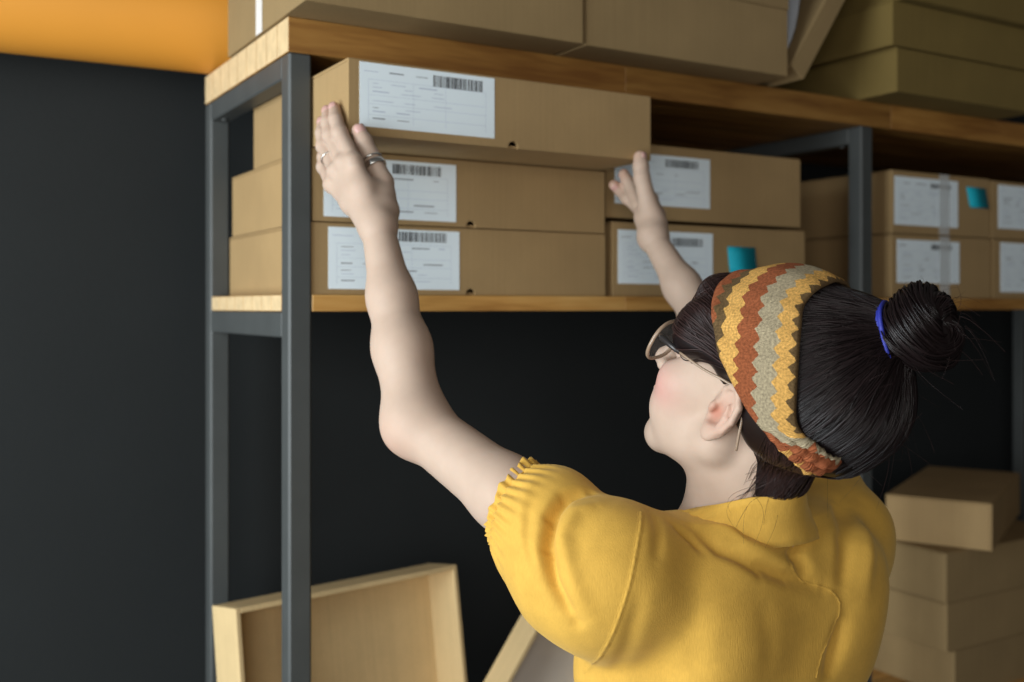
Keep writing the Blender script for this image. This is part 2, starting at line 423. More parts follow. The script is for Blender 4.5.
# lowest edge of the tilted tray is the back bottom edge
Mt = Matrix.Translation((.455, 1.52, zr+.085*math.sin(tl))) @ RX(math.radians(9.4), 4, 'Z') @ RX(-tl, 4, 'X')
tray('open pale cardboard tray leaning back behind the front left post', .42, H1, .085, Mt)
Mt2 = Matrix.Translation((.830, 1.49, zr+.1155)) @ RX(math.radians(38), 4, 'Y') @ RX(math.radians(-3), 4, 'X')
tray('tilted cardboard tray with white inside beside the yellow sleeve', .18, .22, .06, Mt2, 'white_board')

# pile of boxes at the lower right
G3 = 'boxes piled on the low board'
carton('lowest visible box of the pile at lower right, set slightly to the right', 1.871, 2.31, 1.371, 1.76, .7955, .8945, 'card_shaded', group=G3)
carton('third box from the top of the pile at lower right', 1.845, 2.28, 1.37, 1.75, .8952, .9945, 'card_shaded', group=G3)
carton('second box from the top of the pile at lower right', 1.844, 2.28, 1.371, 1.76, .9952, 1.0965, 'card_shaded', group=G3)
r4 = carton('turned box lying askew on top of the pile at lower right', 0, .47, 0, .21, 0, .098, group=G3)
r4.location = (1.936, 1.332, 1.0975); r4.rotation_euler = (0, 0, math.radians(27))
# ------------------------------------------------------------------ implicit modelling kit (numpy)
def _v(p): return np.array(p, dtype=np.float64)
def nrm(v): v = _v(v); return v/np.linalg.norm(v)
class Field:
    """ordered list of primitives blended with a polynomial smooth minimum"""
    def __init__(s): s.P = []
    def add(s, fn, cen, rad, k=.01, op='+'): s.P.append((fn, _v(cen), rad, k, op)); return s
    def cap(s, a, b, ra, rb=None, k=.01, op='+'):
        a, b = _v(a), _v(b); rb = ra if rb is None else rb
        d = b-a; L2 = max(d.dot(d), 1e-12)
        def fn(p):
            t = np.clip((p-a)@d/L2, 0, 1)
            return np.linalg.norm(p-(a+t[:, None]*d), axis=1)-(ra+(rb-ra)*t)
        return s.add(fn, (a+b)/2, np.sqrt(L2)/2+max(ra, rb), k, op)
    def poly(s, pts, rad, k=.01, op='+'):
        for i in range(len(pts)-1): s.cap(pts[i], pts[i+1], rad[i], rad[i+1], k, op)
        return s
    def ell(s, c, r, R=None, k=.01, op='+'):
        c = _v(c); r = _v(r)
        def fn(p):
            q = p-c
            if R is not None: q = q@R          # columns of R are the axes
            k0 = np.linalg.norm(q/r, axis=1); k1 = np.linalg.norm(q/(r*r), axis=1)
            return k0*(k0-1)/np.maximum(k1, 1e-9)
        return s.add(fn, c, max(r), k, op)
    def half(s, p0, n, k=.01):
        """keep the side the normal points to"""
        p0 = _v(p0); n = nrm(n)
        return s.add(lambda p: -((p-p0)@n), p0, 9, k, '&')
    def near(s, lo, hi):
        """only the primitives that reach a box"""
        g = Field(); c0 = (lo+hi)/2; r0 = np.linalg.norm(hi-lo)/2
        g.P = [q for q in s.P if np.linalg.norm(q[1]-c0) < q[2]+r0+.035+2*q[3]]
        return g
    def __call__(s, p, cull=True):
        v = np.full(len(p), .25)
        for fn, c, r, k, op in s.P:
            if cull:
                idx = np.nonzero(((p-c)**2).sum(1) < (r+.035+2*k)**2)[0]
                if not len(idx): continue
                q = p[idx]; a = v[idx]
            else: q = p; a = v
            d = fn(q)
            if op == '+':
                h = np.maximum(k-np.abs(a-d), 0)/k; n = np.minimum(a, d)-h*h*k*.25
            elif op == '-':
                d = -d; h = np.maximum(k-np.abs(a-d), 0)/k; n = np.maximum(a, d)+h*h*k*.25
            elif op == '&':
                h = np.maximum(k-np.abs(a-d), 0)/k; n = np.maximum(a, d)+h*h*k*.25
            elif op == 'd': n = a+d            # displacement
            if cull: v[idx] = n
            else: v = n
        return v
def grad(F, p, e=.0008):
    g = np.stack([F(p+_v(o)*e)-F(p-_v(o)*e) for o in ((1, 0, 0), (0, 1, 0), (0, 0, 1))], 1)
    return g/np.maximum(np.linalg.norm(g, axis=1, keepdims=True), 1e-9)
def project(F, p, off=0.0, it=4):
    p = np.array(p, dtype=np.float64)
    for _ in range(it):
        p = p-grad(F, p)*(F(p)-off)[:, None]
    return p
def polygonise(F, lo, hi, h, B=8):
    lo = _v(lo); hi = _v(hi); nb = np.ceil((hi-lo)/(h*B)).astype(int); n = nb*B+1
    g = np.stack(np.meshgrid(*[np.arange(q) for q in nb], indexing='ij'), -1).reshape(-1, 3)
    cen = lo+(g+.5)*h*B
    keep = g[np.abs(F(cen, cull=False)) < h*B*1.05+.006]
    V = np.full(n, np.nan, dtype=np.float32)
    loc = np.stack(np.meshgrid(*[np.arange(B+1)]*3, indexing='ij'), -1).reshape(-1, 3)
    sup = keep//4; key = (sup[:, 0]*1000+sup[:, 1])*1000+sup[:, 2]
    order = np.argsort(key, kind='stable'); keep = keep[order]; key = key[order]
    cut = np.concatenate([[0], np.nonzero(np.diff(key))[0]+1, [len(key)]])
    for a, b in zip(cut[:-1], cut[1:]):
        flat = np.unique(np.ravel_multi_index((keep[a:b, None, :]*B+loc[None]).reshape(-1, 3).T, n))
        pts = lo+np.stack(np.unravel_index(flat, n), 1)*h
        V.ravel()[flat] = F.near(pts.min(0), pts.max(0))(pts)
    S = V < 0
    ok = ~np.isnan(V)
    c = np.zeros(n-1, dtype=np.int8); okc = np.ones(n-1, dtype=bool)
    for dx in (0, 1):
        for dy in (0, 1):
            for dz in (0, 1):
                sl = tuple(slice(o, o+m-1) for o, m in zip((dx, dy, dz), n))
                c += S[sl]; okc &= ok[sl]
    act = okc & (c > 0) & (c < 8)
    A = np.stack(np.nonzero(act), 1); ids = np.full(n-1, -1, dtype=np.int32); ids[tuple(A.T)] = np.arange(len(A))
    acc = np.zeros((len(A), 3)); cnt = np.zeros(len(A))
    corners = [np.array((dx, dy, dz)) for dx in (0, 1) for dy in (0, 1) for dz in (0, 1)]
    for a in corners:
        for ax in range(3):
            if a[ax]: continue
            b = a.copy(); b[ax] = 1
            va = V[tuple((A+a).T)]; vb = V[tuple((A+b).T)]
            m = (va < 0) != (vb < 0)
            t = np.where(m, va/np.where(m, va-vb, 1), 0)
            pt = a+t[:, None]*(b-a)
            acc[m] += pt[m]; cnt[m] += 1
    verts = lo+(A+acc/cnt[:, None])*h
    faces = []
    for ax in range(3):
        o1, o2 = [(1, 2), (2, 0), (0, 1)][ax]
        sa = [slice(None)]*3; sb = [slice(None)]*3; sa[ax] = slice(0, -1); sb[ax] = slice(1, None)
        cr = ok[tuple(sa)] & ok[tuple(sb)] & (S[tuple(sa)] != S[tuple(sb)])
        E = np.stack(np.nonzero(cr), 1)
        E = E[(E[:, o1] > 0) & (E[:, o2] > 0) & (E[:, o1] < n[o1]-1) & (E[:, o2] < n[o2]-1)]
        s0 = S[tuple(E.T)]
        q = []
        for d1, d2 in ((-1, -1), (0, -1), (0, 0), (-1, 0)):
            e = E.copy(); e[:, o1] += d1; e[:, o2] += d2; q.append(ids[tuple(e.T)])
        q = np.stack(q, 1); good = (q >= 0).all(1)
        q = q[good]; s0 = s0[good]
        q[~s0] = q[~s0][:, ::-1]
        faces.append(q)
    return verts, np.concatenate(faces)
def relax(v, f, it=2, lam=.5):
    e = np.concatenate([f[:, [0, 1]], f[:, [1, 2]], f[:, [2, 3]], f[:, [3, 0]]])
    for i in range(it):
        for l in (lam, -lam*1.04):
            s = np.zeros_like(v); c = np.zeros(len(v))
            for a, b in ((0, 1), (1, 0)):
                np.add.at(s, e[:, a], v[e[:, b]]); np.add.at(c, e[:, a], 1)
            v = v+l*(s/np.maximum(c, 1)[:, None]-v)
    return v
# ------------------------------------------------------------------ the person: frames and joints (metres, world)
FH, LH = nrm((-0.294, 0.796, 0.530)), nrm((-0.938, -0.346, 0)); UH = np.cross(FH, LH)
RH = np.stack([FH, LH, UH], 1)                       # head axes: forward, her left, up
EAR = _v((0.6724, 0.7462, 1.5010)); E0 = EAR-.077*LH          # middle between the ears
def hd(p): return E0+RH@_v(p)
def hds(p): return E0+np.asarray(p)@RH.T
K = _v((-.010, 0, .050)); BD = nrm((-.636, 0, .771)) # skull centre and bun direction (head axes)

SL, EL, WL = _v((0.5935, 0.8105, 1.3420)), _v((0.4975, 1.0421, 1.4701)), _v((0.4985, 1.1520, 1.6936))
SR, ER, WR = _v((0.9331, 0.8414, 1.3308)), _v((0.9544, 1.0264, 1.5057)), _v((0.9536, 1.2014, 1.6997))
NB = _v((0.7738, 0.8022, 1.3774))
def lerp(a, b, t): return a+(b-a)*t

# fingers: joint lists (knuckle, middle joint, end joint, tip)
def chain(m, p, t, lift):
    m, p, t = _v(m), _v(p), _v(t); d = lerp(p, t, .52)+_v(lift)
    return [m, p, d, t]
LEFT_F = {
 'index':  chain((.4865, 1.197, 1.777), (.4825, 1.234, 1.817), (.4855, 1.2610, 1.8535), (-.0025, -.002, 0)),
 'middle': chain((.4800, 1.213, 1.777), (.4800, 1.260, 1.817), (.4855, 1.2850, 1.8530), (-.0025, -.002, 0)),
 'ring':   chain((.4765, 1.230, 1.768), (.4785, 1.280, 1.806), (.4858, 1.3040, 1.8420), (-.0025, -.002, 0)),
 'little': chain((.4760, 1.243, 1.753), (.4800, 1.284, 1.780), (.4868, 1.3020, 1.8080), (-.002, -.002, 0)),
 'thumb':  [_v((.5130, 1.166, 1.716)), _v((.5215, 1.190, 1.753)), _v((.5140, 1.2125, 1.789)), _v((.5040, 1.2250, 1.8210))]}
RIGHT_F = {
 'index':  chain((0.9637, 1.2477, 1.7522), (0.9686, 1.2739, 1.7821), (0.9625, 1.2834, 1.8026), (0, 0, -.001)),
 'middle': chain((0.9862, 1.2693, 1.7459), (0.9755, 1.2931, 1.7689), (0.9523, 1.2953, 1.7863), (0, 0, .001)),
 'ring':   chain((1.0105, 1.2781, 1.7478), (1.0211, 1.3067, 1.7805), (0.9989, 1.2908, 1.7933), (0, .002, 0)),
 'little': chain((1.0198, 1.2726, 1.7431), (1.0275, 1.2971, 1.7705), (1.0070, 1.2860, 1.7809), (0, .002, 0)),
 'thumb':  [_v((0.9624, 1.2102, 1.7240)), _v((0.9567, 1.2170, 1.7522)), _v((0.9472, 1.2192, 1.7887)), _v((0.9502, 1.2279, 1.8209))]}
FR = {'index': (.0106, .0094, .0086, .0072), 'middle': (.0107, .0095, .0086, .0072), 'ring': (.0103, .0090, .0082, .0069),
      'little': (.0096, .0083, .0073, .0061), 'thumb': (.0155, .0124, .0112, .0090)}

def build_skin():
    B = Field()
    # torso core under the blouse, shoulders, arms
    B.cap(lerp(SL, SR, .12), lerp(SL, SR, .88), .045)
    B.cap((.765, .85, 1.30), (.765, .85, 1.22), .080, .075, k=.04)
    B.cap(NB-_v((0, 0, .03)), SL, .04, .04, k=.03); B.cap(NB-_v((0, 0, .03)), SR, .04, .04, k=.03)
    def arm(S, E, W, hinge, s=1.0):
        B.cap(S, lerp(S, E, .5), .042, .0365, k=.02); B.cap(lerp(S, E, .5), E, .0365, .0315, k=.02)
        B.ell(lerp(E, W, .02)+_v(hinge)*.0050, (.0265, .0265, .0265), k=.03)       # elbow point
        B.cap(E, lerp(E, W, .37), .0335*s, .0308*s, k=.02)
        B.cap(lerp(E, W, .37), lerp(E, W, .63), .0308*s, .0258*s, k=.02)
        B.cap(lerp(E, W, .63), W, .0258*s, .0194*s, k=.02)
    arm(SL, EL, WL, (-.8, -.2, -.5)); arm(SR, ER, WR, (.6, -.3, -.6), .92)
    # hands
    def hand(Fg, W, back, z=1.0):
        back = _v(back)
        for nme in ('index', 'middle', 'ring', 'little'):
            m = Fg[nme][0]
            B.cap(lerp(W, m, .02), lerp(W, m, .55), .0165, .0125, k=.012); B.cap(lerp(W, m, .55), m, .0125, .0098, k=.010)
        t = Fg['thumb']
        B.cap(lerp(W, t[0], .3), t[0], .0165, .0155, k=.014); B.cap(t[0], t[1], .0155, .0122, k=.012)
        B.cap(lerp(t[0], t[1], .55), lerp(Fg['index'][0], W, .35), .0095, .0085, k=.014)  # web of the thumb
        B.cap(t[1], t[2], .0124*z, .0108*z, k=.006); B.cap(t[2], lerp(t[2], t[3], .55), .0108*z, .0104*z, k=.004); B.cap(lerp(t[2], t[3], .55), t[3], .0104*z, .0086*z, k=.004)
        for nme in ('index', 'middle', 'ring', 'little'):
            j = Fg[nme]; r = [q*z for q in FR[nme]]
            B.ell(j[0]+back*.003, (r[0]*1.0,)*3, k=.006)
            B.cap(j[0], j[1], r[0]*.93, r[1]*.96, k=.0035); B.cap(j[1], j[2], r[1], r[2]*.97, k=.003); B.cap(j[2], j[3], r[2], r[3], k=.003)
            B.ell(j[1]+back*.0012, (r[1]*.98,)*3, k=.004)
    hand(LEFT_F, WL, nrm((-.8, -.6, .1)), 1.07); hand(RIGHT_F, WR, nrm((.75, .2, -.5)), 1.1)
    # neck
    B.cap(NB+_v((0, .012, -.02)), hd((-.022, 0, -.032)), .0500, .0455, k=.018)
    B.cap(NB+_v((-.01, .042, -.035)), hd((.002, 0, -.060)), .038, .038, k=.03)
    # skull and face
    h = lambda c, r, k=.02, op='+', R=RH: B.ell(hd(c), r, R, k, op)
    h((-.010, 0, .050), (.097, .075, .084), .02)
    h((.040, 0, .000), (.052, .058, .078), .03)
    h((.028, 0, -.053), (.052, .045, .036), .025)
    for s in (-1, 1):
        B.cap(hd((.000, s*.047, -.040)), hd((.062, s*.020, -.085)), .0125, .0125, k=.022)     # jaw
        B.cap(hd((-.004, s*.054, -.005)), hd((-.001, s*.049, -.042)), .0125, .011, k=.02)
        h((.064, s*.040, -.014), (.026, .024, .024), .02)                                     # cheek
        h((.060, s*.026, -.046), (.029, .025, .026), .02)
    h((.074, 0, -.087), (.0155, .020, .0150), .022)                                           # chin
    h((.080, 0, .052), (.020, .046, .022), .03)                                               # brow
    h((.084, 0, -.050), (.013, .024, .019), .014)                                             # muzzle
    for s in (-1, 1): h((.091, s*.032, .016), (.017, .018, .012), .016, '-')                  # eye sockets
    for s in (-1, 1): h((.081, s*.031, .0155), (.0135, .0150, .0125), .004)                   # lids
    B.cap(hd((.092, 0, .022)), hd((.113, 0, -.014)), .0065, .0085, k=.012)                    # nose
    h((.112, 0, -.019), (.0105, .0105, .0095), .008)
    for s in (-1, 1): h((.104, s*.0115, -.021), (.0085, .0065, .0070), .006)
    h((.0965, 0, -.0455), (.0075, .0190, .0048), .005); h((.0950, 0, -.0555), (.0078, .0160, .0056), .005)
    # ears
    for s in (-1, 1):
        L = LH*s; nE = nrm(L*.90+FH*.40); uE = nrm(UH*.97-FH*.22); uE = nrm(uE-nE*uE.dot(nE)); fE = np.cross(nE, uE)*s
        fE = nrm(fE) if fE.dot(FH) > 0 else -nrm(fE)
        RE = np.stack([fE, nE, uE], 1); c = E0+L*.0755-FH*.004
        e = lambda p: c+RE@_v(p)
        B.ell(c, (.0190, .0062, .0305), RE, .006)
        B.ell(e((.0035, .0050, -.005)), (.0095, .0060, .0135), RE, .004, '-')
        B.ell(e((-.002, .0062, .010)), (.0100, .0035, .0110), RE, .004, '-')
        arc = [(.010, .002, .006), (.0135, .0045, .019), (.007, .006, .0275), (-.004, .0065, .0295), (-.0145, .006, .021), (-.0178, .005, .006), (-.015, .004, -.009), (-.009, .003, -.019)]
        B.poly([e(q) for q in arc], [.0024, .003, .0034, .0035, .0035, .0034, .0032, .003], .002)
        B.ell(e((-.001, .0025, -.0245)), (.0085, .0046, .0090), RE, .006)
        B.ell(e((.0125, .0045, -.004)), (.0040, .0038, .0060), RE, .004)                       # tragus
        B.poly([e(q) for q in ((-.010, .0045, -.012), (-.0095, .0055, .002), (-.004, .0055, .012))], [.0025, .0026, .0022], .003)
    return B

def build_hair():
    Hf = Field()
    h = lambda c, r, k=.02, op='+', R=RH: Hf.ell(hd(c), r, R, k, op)
    h((-.014, 0, .051), (.1045, .0865, .0945))
    h((-.052, 0, .034), (.068, .079, .074), .03)
    h((-.082, 0, .056), (.048, .071, .040), .02)
    h((-.052, 0, .080), (.055, .060, .052), .03)
    h((-.058, 0, -.016), (.032, .045, .042), .03)
    n = nrm((-.60, 0, .80))
    Hf.half(hd((-.010, 0, .000)), RH@n, .010)
    Hf.half(hd((-.085, 0, -.014)), RH@nrm((.25, 0, 1)), .014)
    Hf.cap(hd((-.036, 0, -.012)), lerp(hd((-.028, 0, -.032)), NB, .36)+_v((.0015, -.0040, 0)), .0450, .0445, k=.012)
    Hf.ell(NB+_v((.0, -.01, -.015)), (.080, .080, .058), None, .016, '-')
    for s in (-1, 1): h((.066, s*.055, .047), (.026, .030, .032), .014)       # side of the fringe
    for s in (-1, 1): Hf.cap(hd((.052, s*.068, .042)), hd((.000, s*.074, .049)), .0140, .0110, k=.010)
    h((.078, 0, .078), (.028, .054, .024), .015)
    for s in (-1, 1): h((.004, s*.088, .012), (.023, .021, .0235), .006, '-')   # room for the ear
    Hf.ell(hd(K+BD*.082+_v((.014, 0, .008))), (.032, .034, .026), None, .02)
    # tapering root of the bun
    Hf.cap(hd(K+BD*.080), hd(K+BD*.100), .036, .023, k=.02)
    return Hf
TIE = K+BD*.1065
BUN = K+BD*.1345
def build_bun():
    Bf = Field()
    a = nrm(np.cross(BD, (0, 1, 0))); b = np.cross(BD, a)
    ring = [BUN+.0185*(a*math.cos(t)+b*math.sin(t))+BD*.004*math.sin(t) for t in np.linspace(0, 2*math.pi, 19)]
    Bf.poly([hd(q) for q in ring], [.0150+.001*math.sin(3*t) for t in np.linspace(0, 2*math.pi, 19)], .012)
    Bf.ell(hd(BUN-BD*.008), (.017, .017, .017), None, .008)
    return Bf

# blouse
TORSO = [(.86, .762, .845, .172, .125), (1.0, .762, .848, .158, .112), (1.12, .764, .848, .165, .112), (1.22, .766, .845, .178, .112), (1.30, .767, .838, .180, .104), (1.345, .768, .830, .150, .085), (1.375, .768, .824, .100, .060)]
def build_blouse():
    T = Field(); tb = np.array(TORSO)
    def loft(p):
        z = np.clip(p[:, 2], tb[0, 0], tb[-1, 0])
        cx, cy, a, b = [np.interp(z, tb[:, 0], tb[:, i]) for i in (1, 2, 3, 4)]
        q = np.sqrt(((p[:, 0]-cx)/a)**2+((p[:, 1]-cy)/b)**2)
        d = (q-1)*np.minimum(a, b)*1.05
        dz = np.maximum(tb[0, 0]-p[:, 2], p[:, 2]-tb[-1, 0])
        return np.maximum(d, dz)
    T.add(loft, (.765, .84, 1.13), .45, .03)
    T.cap(NB+_v((-.005, .014, -.050)), lerp(SL, NB, .10)+_v((0, 0, -.004)), .053, .055, k=.04)
    T.cap(NB+_v((.005, .016, -.046)), lerp(SR, NB, .08)+_v((0, -.004, .006)), .053, .060, k=.04)
    T.cap(NB+_v((-.045, -.004, -.038)), NB+_v((.05, -.004, -.036)), .044, .046, k=.03)
    # shoulder blades
    T.ell((.690, .757, 1.285), (.050, .026, .070), None, .04); T.ell((.865, .765, 1.285), (.048, .030, .075), None, .04)
    # left sleeve, full and gathered at the cuff
    T.poly([lerp(SL, EL, .02)+_v((-.004, 0, .000)), _v((0.5714, 0.8411, 1.3528)), _v((0.5580, 0.8782, 1.3746))], [.0690, .0630, .0500], .03)
    T.cap(_v((0.5580, 0.8782, 1.3776)), CUFF+nrm(EL-SL)*.02, .0500, .0425, k=.02)
    T.ell(_v((0.5721, 0.8233, 1.3200)), (.038, .042, .043), None, .04)
    T.ell(_v((0.5586, 0.8662, 1.3570)), (.028, .028, .030), None, .03)
    T.ell(_v((0.5762, 0.8731, 1.3976)), (.036, .036, .038), None, .025)
    # right sleeve
    T.poly([SR, lerp(SR, ER, .30), lerp(SR, ER, .52)], [.060, .056, .046], .03)
    T.add(lambda p: np.where(np.linalg.norm(p-CUFF, axis=1) < .11, (p-CUFF)@CAX-.001, -1.), CUFF, .12, .004, '&')
    # gathers fanning out from the cuff elastic
    a = nrm(np.cross(CAX, (0, 0, 1))); b = np.cross(CAX, a)
    def gather(p):
        q = p-CUFF; t = q@CAX; th = np.arctan2(q@b, q@a); r = np.linalg.norm(q-t[:, None]*CAX, axis=1)
        w = np.exp(-((t+.006)/.020)**2)*(r < .075)
        return -.0018*w*np.sin(th*30+3*np.sin(2*th))
    T.add(gather, CUFF, .05, .01, 'd')
    # folds: (points, depth, width)  negative depth = ridge
    base = Field(); base.P = list(T.P)
    for pts, dep, wid in FOLDS:
        pts = np.array([_v(q) for q in pts]); nr = grad(base, pts)
        def fold(p, pts=pts, dep=dep, wid=wid, nr=nr):
            best = np.full(len(p), 9.); n = len(pts)-1; tt = np.zeros(len(p))
            for i in range(n):
                a_, d_ = pts[i], pts[i+1]-pts[i]; m_ = nrm(nr[i]+nr[i+1])
                t = np.clip((p-a_)@d_/d_.dot(d_), 0, 1); q = p-(a_+t[:, None]*d_); h_ = q@m_
                dd = np.sqrt(np.maximum((q*q).sum(1)-h_*h_, 0)+np.maximum(np.abs(h_)-.022, 0)**2)
                m = dd < best; best = np.where(m, dd, best); tt = np.where(m, (i+t)/n, tt)
            return dep*np.exp(-(best/wid)**2)*np.sin(np.pi*np.clip(tt, .03, .97))**.6
        c = pts.mean(0)
        T.add(fold, c, max(np.linalg.norm(q-c) for q in pts)+2.2*wid, .01, 'd')
    # soft cloth irregularity
    def soft(p):
        return .0016*np.sin(p[:, 0]*41+2*np.sin(p[:, 2]*23))*np.sin(p[:, 2]*37+p[:, 1]*29)
    T.add(soft, (.765, .84, 1.13), .6, .01, 'd')
    return T
CUFF = lerp(SL, EL, .435)+_v((0, 0, -.003)); CAX = nrm((-0.465, 0.826, 0.318))
COLLAR_OFF = _v((0, 0, 0))
FOLDS = [
 ([(0.5795, 0.8272, 1.4204), (0.5515, 0.8270, 1.4192), (0.5305, 0.8208, 1.4052), (0.5154, 0.8077, 1.3796), (0.5152, 0.7938, 1.3488), (0.5315, 0.7807, 1.3143)], 0.0160, 0.0066),
 ([(0.5693, 0.7996, 1.4134), (0.5473, 0.8056, 1.4080), (0.5297, 0.7992, 1.3897), (0.5258, 0.7788, 1.3553), (0.5429, 0.7687, 1.3157)], -0.0050, 0.0085),
 ([(0.5414, 0.8685, 1.4333), (0.5215, 0.8547, 1.4138), (0.5092, 0.8382, 1.3847), (0.5060, 0.8116, 1.3579)], -0.0028, 0.0076),
 ([(0.5223, 0.8450, 1.4105), (0.5096, 0.8298, 1.3815), (0.5088, 0.8058, 1.3497)], 0.0028, 0.0051),
 ([(0.6219, 0.7851, 1.4040), (0.6103, 0.7600, 1.3881), (0.5958, 0.7477, 1.3675)], 0.0037, 0.0068),
 ([(0.6393, 0.7765, 1.3922), (0.6554, 0.7693, 1.3794), (0.6625, 0.7575, 1.3665)], 0.0056, 0.0051),
 ([(0.6669, 0.7770, 1.3853), (0.6813, 0.7533, 1.3680), (0.7140, 0.7362, 1.3512), (0.7508, 0.7347, 1.3362), (0.7993, 0.7362, 1.3184)], 0.0093, 0.0081),
 ([(0.6862, 0.7830, 1.3880), (0.7101, 0.7525, 1.3706), (0.7508, 0.7400, 1.3516)], -0.0037, 0.0076),
 ([(0.7915, 0.7553, 1.3798), (0.7663, 0.7418, 1.3543), (0.7834, 0.7357, 1.3286)], 0.0093, 0.0085),
 ([(0.8991, 0.7868, 1.3801), (0.8698, 0.7402, 1.3471), (0.8526, 0.7307, 1.3001)], -0.0046, 0.0119),
 ([(0.8813, 0.7933, 1.3894), (0.8419, 0.7446, 1.3599), (0.8246, 0.7345, 1.3133)], 0.0074, 0.0102),
 ([(0.8273, 0.7317, 1.2883), (0.8140, 0.7327, 1.2549), (0.8015, 0.7343, 1.2256)], 0.0084, 0.0093),
 ([(0.6433, 0.7410, 1.3277), (0.6367, 0.7432, 1.2911), (0.6424, 0.7456, 1.2523)], 0.0028, 0.0136),
 ([(0.7076, 0.7296, 1.3212), (0.7168, 0.7258, 1.2828), (0.7150, 0.7292, 1.2440)], 0.0023, 0.0136),
 ([(0.5763, 0.7447, 1.3454), (0.5753, 0.7552, 1.3069), (0.5940, 0.8064, 1.2520)], 0.0028, 0.0085)]
SEAMS = [([(0.6052, 0.7805, 1.4064), (0.5826, 0.7573, 1.3826), (0.5669, 0.7486, 1.3503), (0.5602, 0.7590, 1.3128), (0.5633, 0.7880, 1.2760), (0.5856, 0.8463, 1.2395)], .0046),
         ([(0.7956, 0.7552, 1.3783), (0.7616, 0.7399, 1.3503), (0.7749, 0.7355, 1.3298), (0.8088, 0.7357, 1.3152), (0.8201, 0.7331, 1.2991), (0.8131, 0.7332, 1.2730), (0.7957, 0.7342, 1.2516), (0.7864, 0.7333, 1.2317)], .0034)]
# ------------------------------------------------------------------ person materials
def attr_mix(nt, name):
    a = N(nt, 'ShaderNodeAttribute'); a.attribute_name = name; return a
def skin_mat():
    m, nt, b = newmat('fair_skin')
    a = attr_mix(nt, 'tint'); tc = N(nt, 'ShaderNodeTexCoord')
    nz = N(nt, 'ShaderNodeTexNoise', Scale=60.0, Detail=4.0); nt.links.new(tc.outputs['Object'], nz.inputs['Vector'])
    r = N(nt, 'ShaderNodeMapRange'); nt.links.new(nz.outputs['Fac'], r.inputs['Value']); r.inputs['To Min'].default_value = .93; r.inputs['To Max'].default_value = 1.07
    h = N(nt, 'ShaderNodeHueSaturation'); nt.links.new(a.outputs['Color'], h.inputs['Color']); nt.links.new(r.outputs[0], h.inputs['Value'])
    nt.links.new(h.outputs[0], b.inputs['Base Color'])
    b.inputs['Roughness'].default_value = .55; b.inputs['Specular IOR Level'].default_value = .25
    b.inputs['Subsurface Weight'].default_value = .12; b.inputs['Subsurface Radius'].default_value = (.9, .4, .25); b.inputs['Subsurface Scale'].default_value = .004
    nb = N(nt, 'ShaderNodeTexNoise', Scale=900.0, Detail=2.0); nt.links.new(tc.outputs['Object'], nb.inputs['Vector'])
    bp = N(nt, 'ShaderNodeBump', Strength=.12, Distance=.0004); nt.links.new(nb.outputs['Fac'], bp.inputs['Height']); nt.links.new(bp.outputs['Normal'], b.inputs['Normal'])
    return m
def cloth_mat(name, col):
    m, nt, b = newmat(name); b.inputs['Roughness'].default_value = .78; b.inputs['Specular IOR Level'].default_value = .2
    b.inputs['Sheen Weight'].default_value = .25; b.inputs['Sheen Tint'].default_value = (1, .8, .4, 1)
    tc = N(nt, 'ShaderNodeTexCoord')
    mp = N(nt, 'ShaderNodeMapping'); mp.inputs['Scale'].default_value = (900, 900, 130); nt.links.new(tc.outputs['Object'], mp.inputs['Vector'])
    n1 = N(nt, 'ShaderNodeTexNoise', Scale=1.0, Detail=3.0); nt.links.new(mp.outputs[0], n1.inputs['Vector'])
    n2 = N(nt, 'ShaderNodeTexNoise', Scale=55.0, Detail=4.0); nt.links.new(tc.outputs['Object'], n2.inputs['Vector'])
    s = N(nt, 'ShaderNodeMath', operation='ADD'); nt.links.new(n1.outputs['Fac'], s.inputs[0]); nt.links.new(n2.outputs['Fac'], s.inputs[1])
    r = N(nt, 'ShaderNodeMapRange'); nt.links.new(s.outputs[0], r.inputs['Value']); r.inputs['From Min'].default_value = .6; r.inputs['From Max'].default_value = 1.4
    r.inputs['To Min'].default_value = .9; r.inputs['To Max'].default_value = 1.1
    h = N(nt, 'ShaderNodeHueSaturation'); h.inputs['Color'].default_value = (*col, 1); nt.links.new(r.outputs[0], h.inputs['Value']); nt.links.new(h.outputs[0], b.inputs['Base Color'])
    bp = N(nt, 'ShaderNodeBump', Strength=.3, Distance=.0009); nt.links.new(s.outputs[0], bp.inputs['Height']); nt.links.new(bp.outputs['Normal'], b.inputs['Normal'])
    return m
